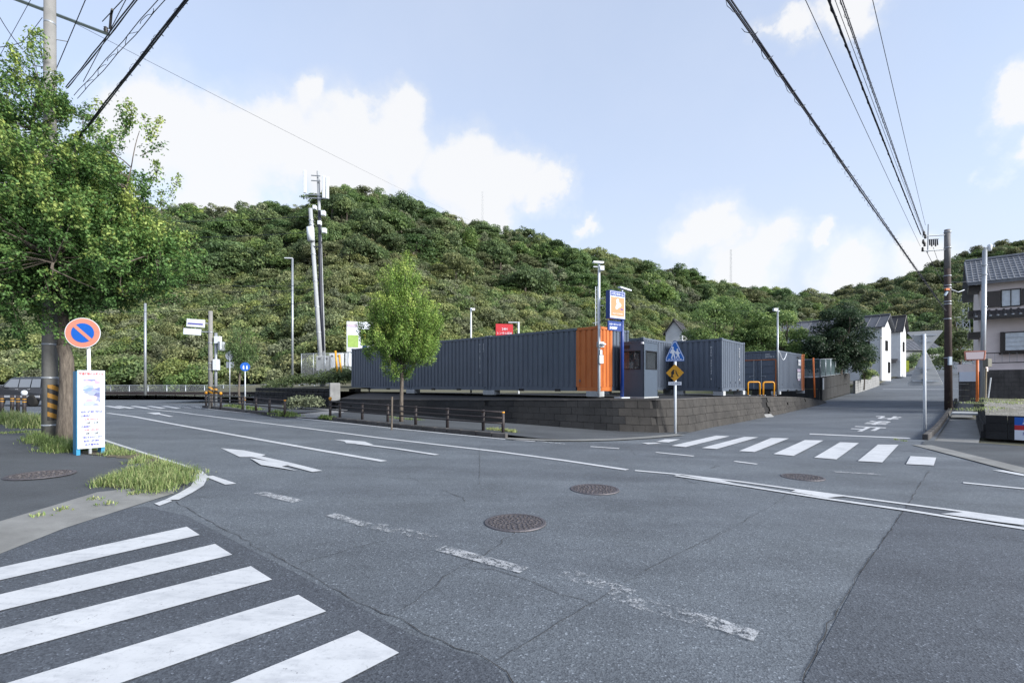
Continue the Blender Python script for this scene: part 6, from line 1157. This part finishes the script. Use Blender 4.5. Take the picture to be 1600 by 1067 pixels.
# dark boundary wall in front of it, with capping and a white board
wa, wb = P(-.5,-.95,0)+Vector((hc.x,hc.y,0)), P(13,-.95,0)+Vector((hc.x,hc.y,0)); tw_ = thing('boundary_wall', 'tall dark stained block wall below the two-storey house', 'wall', (wa.x, wa.y, .9)); d = wb-wa; rz = math.atan2(d.y, d.x); hw = at(0,578,28).z-.9
for r in range(7):
    for i in range(33): q = d*((i+.5+(.25 if r % 2 else 0))/33); MB().box((q.x, q.y, hw*(r+.5)/7), (d.length/33-.008,.2,hw/7-.008), rz).build('block', MAT['concrete_dark'], tw_)
MB().box((d.x/2, d.y/2, hw/2), (d.length,.16,hw), rz).build('core', MAT['wall_core'], tw_)
pw = at(1500, 600, 26.6); qw = at(1540, 600, 25.4); t2 = thing('gate_wall', 'short dark gate wall with pale top and white board left of the mirror post', 'wall', (pw.x, pw.y, .75)); d = Vector((qw.x-pw.x, qw.y-pw.y, 0)); rz = math.atan2(d.y, d.x); z_ = lambda y: at(0,y,26.2).z-.75; nd_ = Vector((d.y,-d.x,0)).normalized()
for r in range(5):
    for i in range(4): q = d*((i+.5)/4); MB().box((q.x, q.y, z_(581)*(r+.5)/5), (d.length/4-.008,.2,z_(581)/5-.008), rz).build('block', MAT['concrete_dark'], t2)
MB().box((d.x/2, d.y/2, (z_(569)+z_(581))/2), (d.length+.06,.26,z_(569)-z_(581)), rz).build('pale_top', MAT['house_beige'], t2); q = d*.42+nd_*.13; MB().box((q.x, q.y, (z_(581)+z_(596))/2), (d.length*.72,.04,z_(581)-z_(596)), rz).build('white_board', MAT['sign_white'], t2)
# houses up the side street
hw1 = at(1378, 583, 56.0); t, P = house('white_house', 'white gabled house behind the dark evergreen up the street', (hw1.x, hw1.y), (-.66,.75), (.75,.66), 7.5, 4.5, 2.2, at(0,510,56).z-2.2, at(0,492,56).z-2.2, 'house_white', 'roof_slate', .35, pitch=.9)
win(t, P, 1.6, 2.6, 3.6, 4.7, y=0, axis='y'); win(t, P, 2.9, 3.8, 1.0, 2.2, y=0, axis='y'); win(t, P, 1.2, 2.6, 3.5, 4.6); win(t, P, 4.0, 5.4, 3.5, 4.6); MB().box(P(.1,-.1,2.6), (.08,.08,5.0)).build('downpipe', MAT['house_grey'], t)
hw2 = at(1407, 576, 68.0); t, P = house('grey_house', 'pale grey house with dark roof beyond the white gabled house', (hw2.x, hw2.y), (-.66,.75), (.75,.66), 6.0, 3.6, 2.9, at(0,516,68).z-2.9, at(0,494,68).z-2.9, 'house_white', 'roof_dark', .35, pitch=.9)
win(t, P, 1.4, 2.3, 3.6, 4.9, y=0, axis='y'); win(t, P, 1.2, 2.2, 3.4, 4.6); MB().prism([P(.3,-.05,2.4), P(2.6,-.05,2.4), P(2.6,-1.2,1.9), P(.3,-1.2,1.9)], UPV*.1).build('porch_roof', MAT['roof_dark'], t)
hw0 = at(1344, 590, 62.0); t, P = house('long_roof_house', 'house with a long slate roof behind the dark evergreen', (hw0.x, hw0.y), (-.86,.5), (.5,.86), 9.0, 6.0, 1.8, at(0,513,62).z-1.8, at(0,497,62).z-1.8, 'house_white', 'roof_slate', .4, pitch=.9); win(t, P, 2, 3.4, 2.6, 3.8); win(t, P, 5, 6.4, 2.6, 3.8)
hs = at(1040, 545, 66.0); t, P = house('small_white_house', 'small white gable showing left of the wide leafy tree', (hs.x, hs.y), (.5,.86), (.86,-.5), 6.0, 2.2, 1.5, at(0,520,66).z-1.5, at(0,503,66).z-1.5, 'house_white', 'roof_dark', .3, pitch=.9); win(t, P, .6, 1.4, 4.2, 5.2, y=0, axis='y')
hf = at(1414, 572, 108.0); t, P = house('low_roof_building', 'low building with a broad grey roof at the top of the street', (hf.x, hf.y), (1,0), (0,1), 8.0, 7.0, at(0,578,108).z, at(0,546,108).z-at(0,578,108).z, at(0,530,108).z-at(0,578,108).z, 'house_grey', 'roof_slate', .5, pitch=1.0); win(t, P, 1.0, 2.4, 1.2, 2.4); win(t, P, 4.0, 5.4, 1.2, 2.4)
# grey block wall in front of the white house, fence wall at the yard's street corner
a, b = spt(37.0,-.6), spt(52.0,-.6); t = thing('garden_wall', 'low grey block wall below the white gabled house', 'wall', (*a, zg(*a))); d = Vector((b[0]-a[0], b[1]-a[1], 0)); rz = math.atan2(d.y, d.x)
for i in range(28):
    for r in range(5): q = d*((i+.5)/28); MB().box((q.x, q.y, zg(a[0]+q.x, a[1]+q.y)-zg(*a)+.12+.24*r), (d.length/28-.012,.18,.228), rz).build('block', MAT['concrete'], t)
# stained concrete wall and green mesh fence at the yard's far corner
c0 = spt(26.5,-1.2); c1 = spt(36.5,-1.0); cL = Vector((*c0, 0))+Vector((-.72,.69,0))*5.0; zb0 = .45; hw = at(0,589,36.5).z-zb0
t = thing('corner_wall', 'stained dark concrete wall under the green mesh fence at the yard corner', 'wall', (*c0, zb0)); o = Vector((*c0, zb0))
for (a, b, nn) in ((Vector((*c0, zb0)), Vector((cL.x, cL.y, zb0)), 5), (Vector((*c0, zb0)), Vector((*c1, zb0+.5)), 8)):
    d = b-a; rz = math.atan2(d.y, d.x)
    for i in range(nn):
        for r in range(2): q = (a-o)+d*((i+.5)/nn); bevel(MB().box((q.x, q.y, q.z+hw*(r+.5)/2), (d.to_2d().length/nn-.012,.3,hw/2-.012), rz).build('panel', MAT['concrete_black'], t), .01, 1)
q = Vector((*c0, zb0))-o+Vector((-.1,-.3,0)); MB().box((q.x+.25,q.y+.15,hw*.72), (.22,.05,hw*.5), .7).build('white_panel', MAT['concrete_pale'], t); q = (cL-Vector((*c0,0)))*.33; MB().box((q.x-.12,q.y-.2,hw*.78), (1.1,.04,hw*.4), math.atan2(cL.y-c0[1], cL.x-c0[0])).build('notice_panel', plain('stained_tan', (.16,.14,.10), .8, var=.3), t)
n = NT('green_mesh'); s_ = n.node('ShaderNodeSeparateXYZ'); n.l.new(n.tc.outputs['Object'], s_.inputs[0]); al = n.math('ADD', n.math('MULTIPLY', n.noise(1.2, 3), .3), .62); n.col((.022,.05,.06)).set(Roughness=.7); n.l.new(al, n.b.inputs['Alpha']); MAT['green_mesh'] = n.mat
zf = zb0+hw; mesh_fence('dark green netting fence on steel posts along the yard corner wall', [(cL.x, cL.y, zf), (*c0, zf), (*c1, zf+.45)], 1.45, 1.6, 'green_mesh', 'galv', 'netting_fence', .04)
# small things up the street
for i, (px, py, Y, lab) in enumerate(((1417,572,74,'upright yellow-green banner by the grey house'),(1434.5,583,68,'yellow-green banner nearer the stop sign post'))): q = at(px, py, Y); t = thing('banner', lab, 'banner', (q.x, Y, q.z-1.2)); MB().box((0,0,1.2), (.75,.06,1.7), .2).build('cloth', plain('banner_lime', (.38,.44,.02), .6), t); MB().tube([(-.4,0,-.4),(-.4,0,2.2)], .03, 6).build('pole', MAT['white_paint'], t)
q = at(1450, 584, 82); t = thing('parked_car', 'small red and white car parked at the top of the street', 'car', (q.x, 82, q.z-.55), R(20)); prof = [(-1.7,.3),(-1.75,.8),(-1.5,.95),(-1.1,1.45),(.4,1.45),(.9,.95),(1.65,.85),(1.75,.35)]
m = MB(); m.add([(x,.75,z) for x, z in prof]+[(x,-.75,z) for x, z in prof], [tuple(range(8))[::-1], tuple(range(8,16))]+[(i, (i+1) % 8, 8+(i+1) % 8, 8+i) for i in range(8)]); bevel(m.build('body', plain('car_red', (.45,.03,.05), .3), t), .05, 2); MB().box((-.35,0,1.2), (1.2,1.53,.34)).build('window', MAT['glass'], t); MB().box((-.35,0,1.47), (1.3,1.3,.04)).build('roof', MAT['white_paint'], t)
for x in (-1.1,1.1):
    for s in (-1,1): w = MB().lathe([(.12,-.09),(.28,-.09),(.28,.09),(.12,.09)], 12).build('wheel', MAT['tyre'], t); w.location = (x, s*.7, .28); w.rotation_euler = (R(90),0,0)
# lattice masts: substation frame by the house, faint towers on the ridges
def lattice(label, base, top, w0, w1, n_, r, mat='galv', name='lattice_tower', arms=()):
    t = thing(name, label, 'tower', tuple(base)); h = top-base[2]; L = MB()
    cor = lambda q, w: [Vector((sx_*w/2, sy_*w/2, q*h)) for sx_, sy_ in ((-1,-1),(1,-1),(1,1),(-1,1))]
    for k in range(4): MB().tube([cor(0, w0)[k], cor(1, w1)[k]], r, 4).build('leg', MAT[mat], t)
    for i in range(n_):
        a, b = i/n_, (i+1)/n_; A_, B_ = cor(a, w0+(w1-w0)*a), cor(b, w0+(w1-w0)*b)
        for k in range(4): L.tube([A_[k], B_[(k+1) % 4]], r*.6, 4); L.tube([A_[(k+1) % 4], B_[k]], r*.6, 4); L.tube([B_[k], B_[(k+1) % 4]], r*.6, 4)
    L.build('bracing', MAT[mat], t)
    for (q, l) in arms: MB().box((0,0,q*h), (l,.12,.1)).build('cross_arm', MAT[mat], t)
    return t
b = at(1505, 560, 88); lattice('pale steel lattice tower between the brown pole and the house', (b.x, 88, 4.0), at(0,462,88).z, 1.9, .8, 9, .075, arms=((.97,2.6),(.72,3.4),(.5,3.4),(.3,3.0)))
b = at(754, 352, 300); lattice('faint thin mast standing on the ridge beneath the large cloud', (b.x, 300, b.z-12), at(0,300,300).z, 1.2, .8, 12, .03, 'concrete_pale', 'ridge_mast'); b = at(1142, 448, 420); lattice('faint thin mast on the far skyline right of the blue sign', (b.x, 420, b.z-14), at(0,390,420).z, 1.4, 1.0, 12, .035, 'concrete_pale', 'ridge_mast')
# ================================================================== overhead wires
def cable(name, label, a, b, r, sag=.0, ext=0.0, n_=24, loops=None, strands=1, spread=.03, cat='wire', group='overhead wires', spacer=None):
    a, b = Vector(a), Vector(b); b2 = a+(b-a)*(1+ext); t = thing(name, label, cat, tuple(a), 0, group); L = (b2-a).length; d = (b2-a).normalized(); sd_ = d.cross(UPV).normalized(); upv = sd_.cross(d)
    def pos(q): return (b2-a)*q-UPV*sag*4*q*(1-q)
    offs = [(0,0)] if strands == 1 else [(spread*math.cos(6.283*k/strands+.6), spread*math.sin(6.283*k/strands+.6)) for k in range(strands)]
    for k, (ox, oy) in enumerate(offs):
        MB().tube([pos(q)+sd_*(ox*(1+.25*math.sin(q*37+k)))+upv*(oy*(1+.25*math.cos(q*29+k*2))) for q in np.linspace(0, 1, n_)], r if k == 0 or strands < 3 else r*.7, 6).build('strand', MAT['wire'], t)
    if loops:
        step, lr, tr_ = loops; m = MB(); k = int(L/step)
        for i in range(1, k):
            c = pos(i/k); q0 = random.uniform(0, 6.28); m.tube([c+(sd_*math.cos(q0+q)*lr+upv*math.sin(q0+q)*lr)*(.75+.25*math.cos(q*2))+d*(q/6.28-.5)*step*.7 for q in np.linspace(0, 6.2, 10)], tr_, 4)
        tag(m.build('spiral_hanger', MAT['wire'], t), kind='stuff')
    return t
def top_at(px, z): Y = (z-EYE)/((HY-0)/FPX); return at(px, 0, Y)
PL = Vector(pb)
cable('telephone_cable', 'thick cable bundle with spiral hangers rising lowest from the large tree', at(98,248,13.2), top_at(291,7.9), .016, .02, 1.2, 24, (.42,.06,.004), 3, .018)
cable('power_cable', 'double cable with clips running uppermost over the large tree', at(104,138,13.2), top_at(206,9.6), .013, .12, 1.2, 24, None, 3, .022); cable('power_cable', 'paired cable with spacers between the two bundles over the large tree', at(118,152,13.2), top_at(246,9.3), .008, .1, 1.2, 24, (1.1,.045,.006), 2, .04)
cable('thin_wire', 'thin wire from the left insulator arm to the top edge', at(160,34,13.7), top_at(192,11.6), .012, 0, 1.5); cable('thin_wire', 'thin wire crossing beside the concrete pole', at(70,150,13.4), top_at(133,10.2), .009, .02, 1.2); cable('thin_wire', 'thin wire nearest the double cable over the tree', at(130,128,13.2), top_at(196,10.0), .008, .02, 1.2)
cable('thin_wire', 'long thin wire crossing the sky from the concrete pole to the ridge', at(88,22,13.1), at(770,356,150), .006, .8, 0, 40); cable('thin_wire', 'slack wire left of the concrete pole', at(66,28,13.0), at(35,66,12.6), .008, .02); cable('thin_wire', 'drooping wire from the left edge to the tree top', at(-10,10,12.0), at(36,78,12.6), .009, .08); cable('thin_wire', 'thin wire leaving the left edge above the tree', at(-12,75,12.6), at(36,66,12.6), .009, .03); cable('thin_wire', 'thin slanting wire in the top left corner', at(-10,105,14), top_at(48,11), .006, .0, .6)
for i, (y0, y1, yl) in enumerate(((338,345,352),(363,370,382),(446,441,436),(452,455,452),(471,486,500))):
    cable('thin_wire', ['topmost','second highest','third','fourth','lowest'][i]+' of the wires running left from the masts across the hill', at(487 if i < 2 else 497,y0,36), at(230,y1-2,44), .018, .25, .35, 20)
PR = lambda px, y: at(px, y, 27.3)
cable('telephone_cable', 'thick black cable bundle with spiral hangers sweeping down to the brown pole', PR(1478,486), top_at(1150,5.9), .014, .12, 1.0, 32, (.5,.06,.0035), 3, .016)
cable('power_cable', 'clipped power cable left of the twisted one above the brown pole', PR(1439,367), top_at(1300,9.3), .013, .18, 1.0, 32, (.9,.03,.009), 2, .012); cable('power_cable', 'twisted power cable right of the clipped one above the brown pole', PR(1444,365), top_at(1319,9.35), .010, .18, 1.0, 32, (.5,.04,.004), 2, .02)
cable('thin_wire', 'thin wire between the thick bundle and the power cables', PR(1438,385), top_at(1264,9.0), .007, .15, 1.0); cable('thin_wire', 'thin wire right of the power cables above the brown pole', PR(1446,352), top_at(1366,9.7), .007, .15, 1.0); cable('thin_wire', 'thin wire close beside the twisted power cable', PR(1445,372), top_at(1312,9.2), .006, .25, 1.0)
cable('thin_wire', 'thin wire dropping from the bracket arms to the pole', PR(1447,392), PR(1478,452), .012, .0); cable('thin_wire', 'second thin wire dropping from the bracket arms', PR(1458,386), PR(1480,450), .010, .0)
cable('thin_wire', 'wire leading from the brown pole to the tiled house roof', PR(1484,440), at(1520,437,28.5), .014, .1); cable('thin_wire', 'wire from the brown pole up the side street', PR(1480,492), at(1400,540,90), .014, .6); cable('thin_wire', 'wire running across behind the yard lamp pole', at(1211,487,29.6), at(1040,470,70), .012, .4)
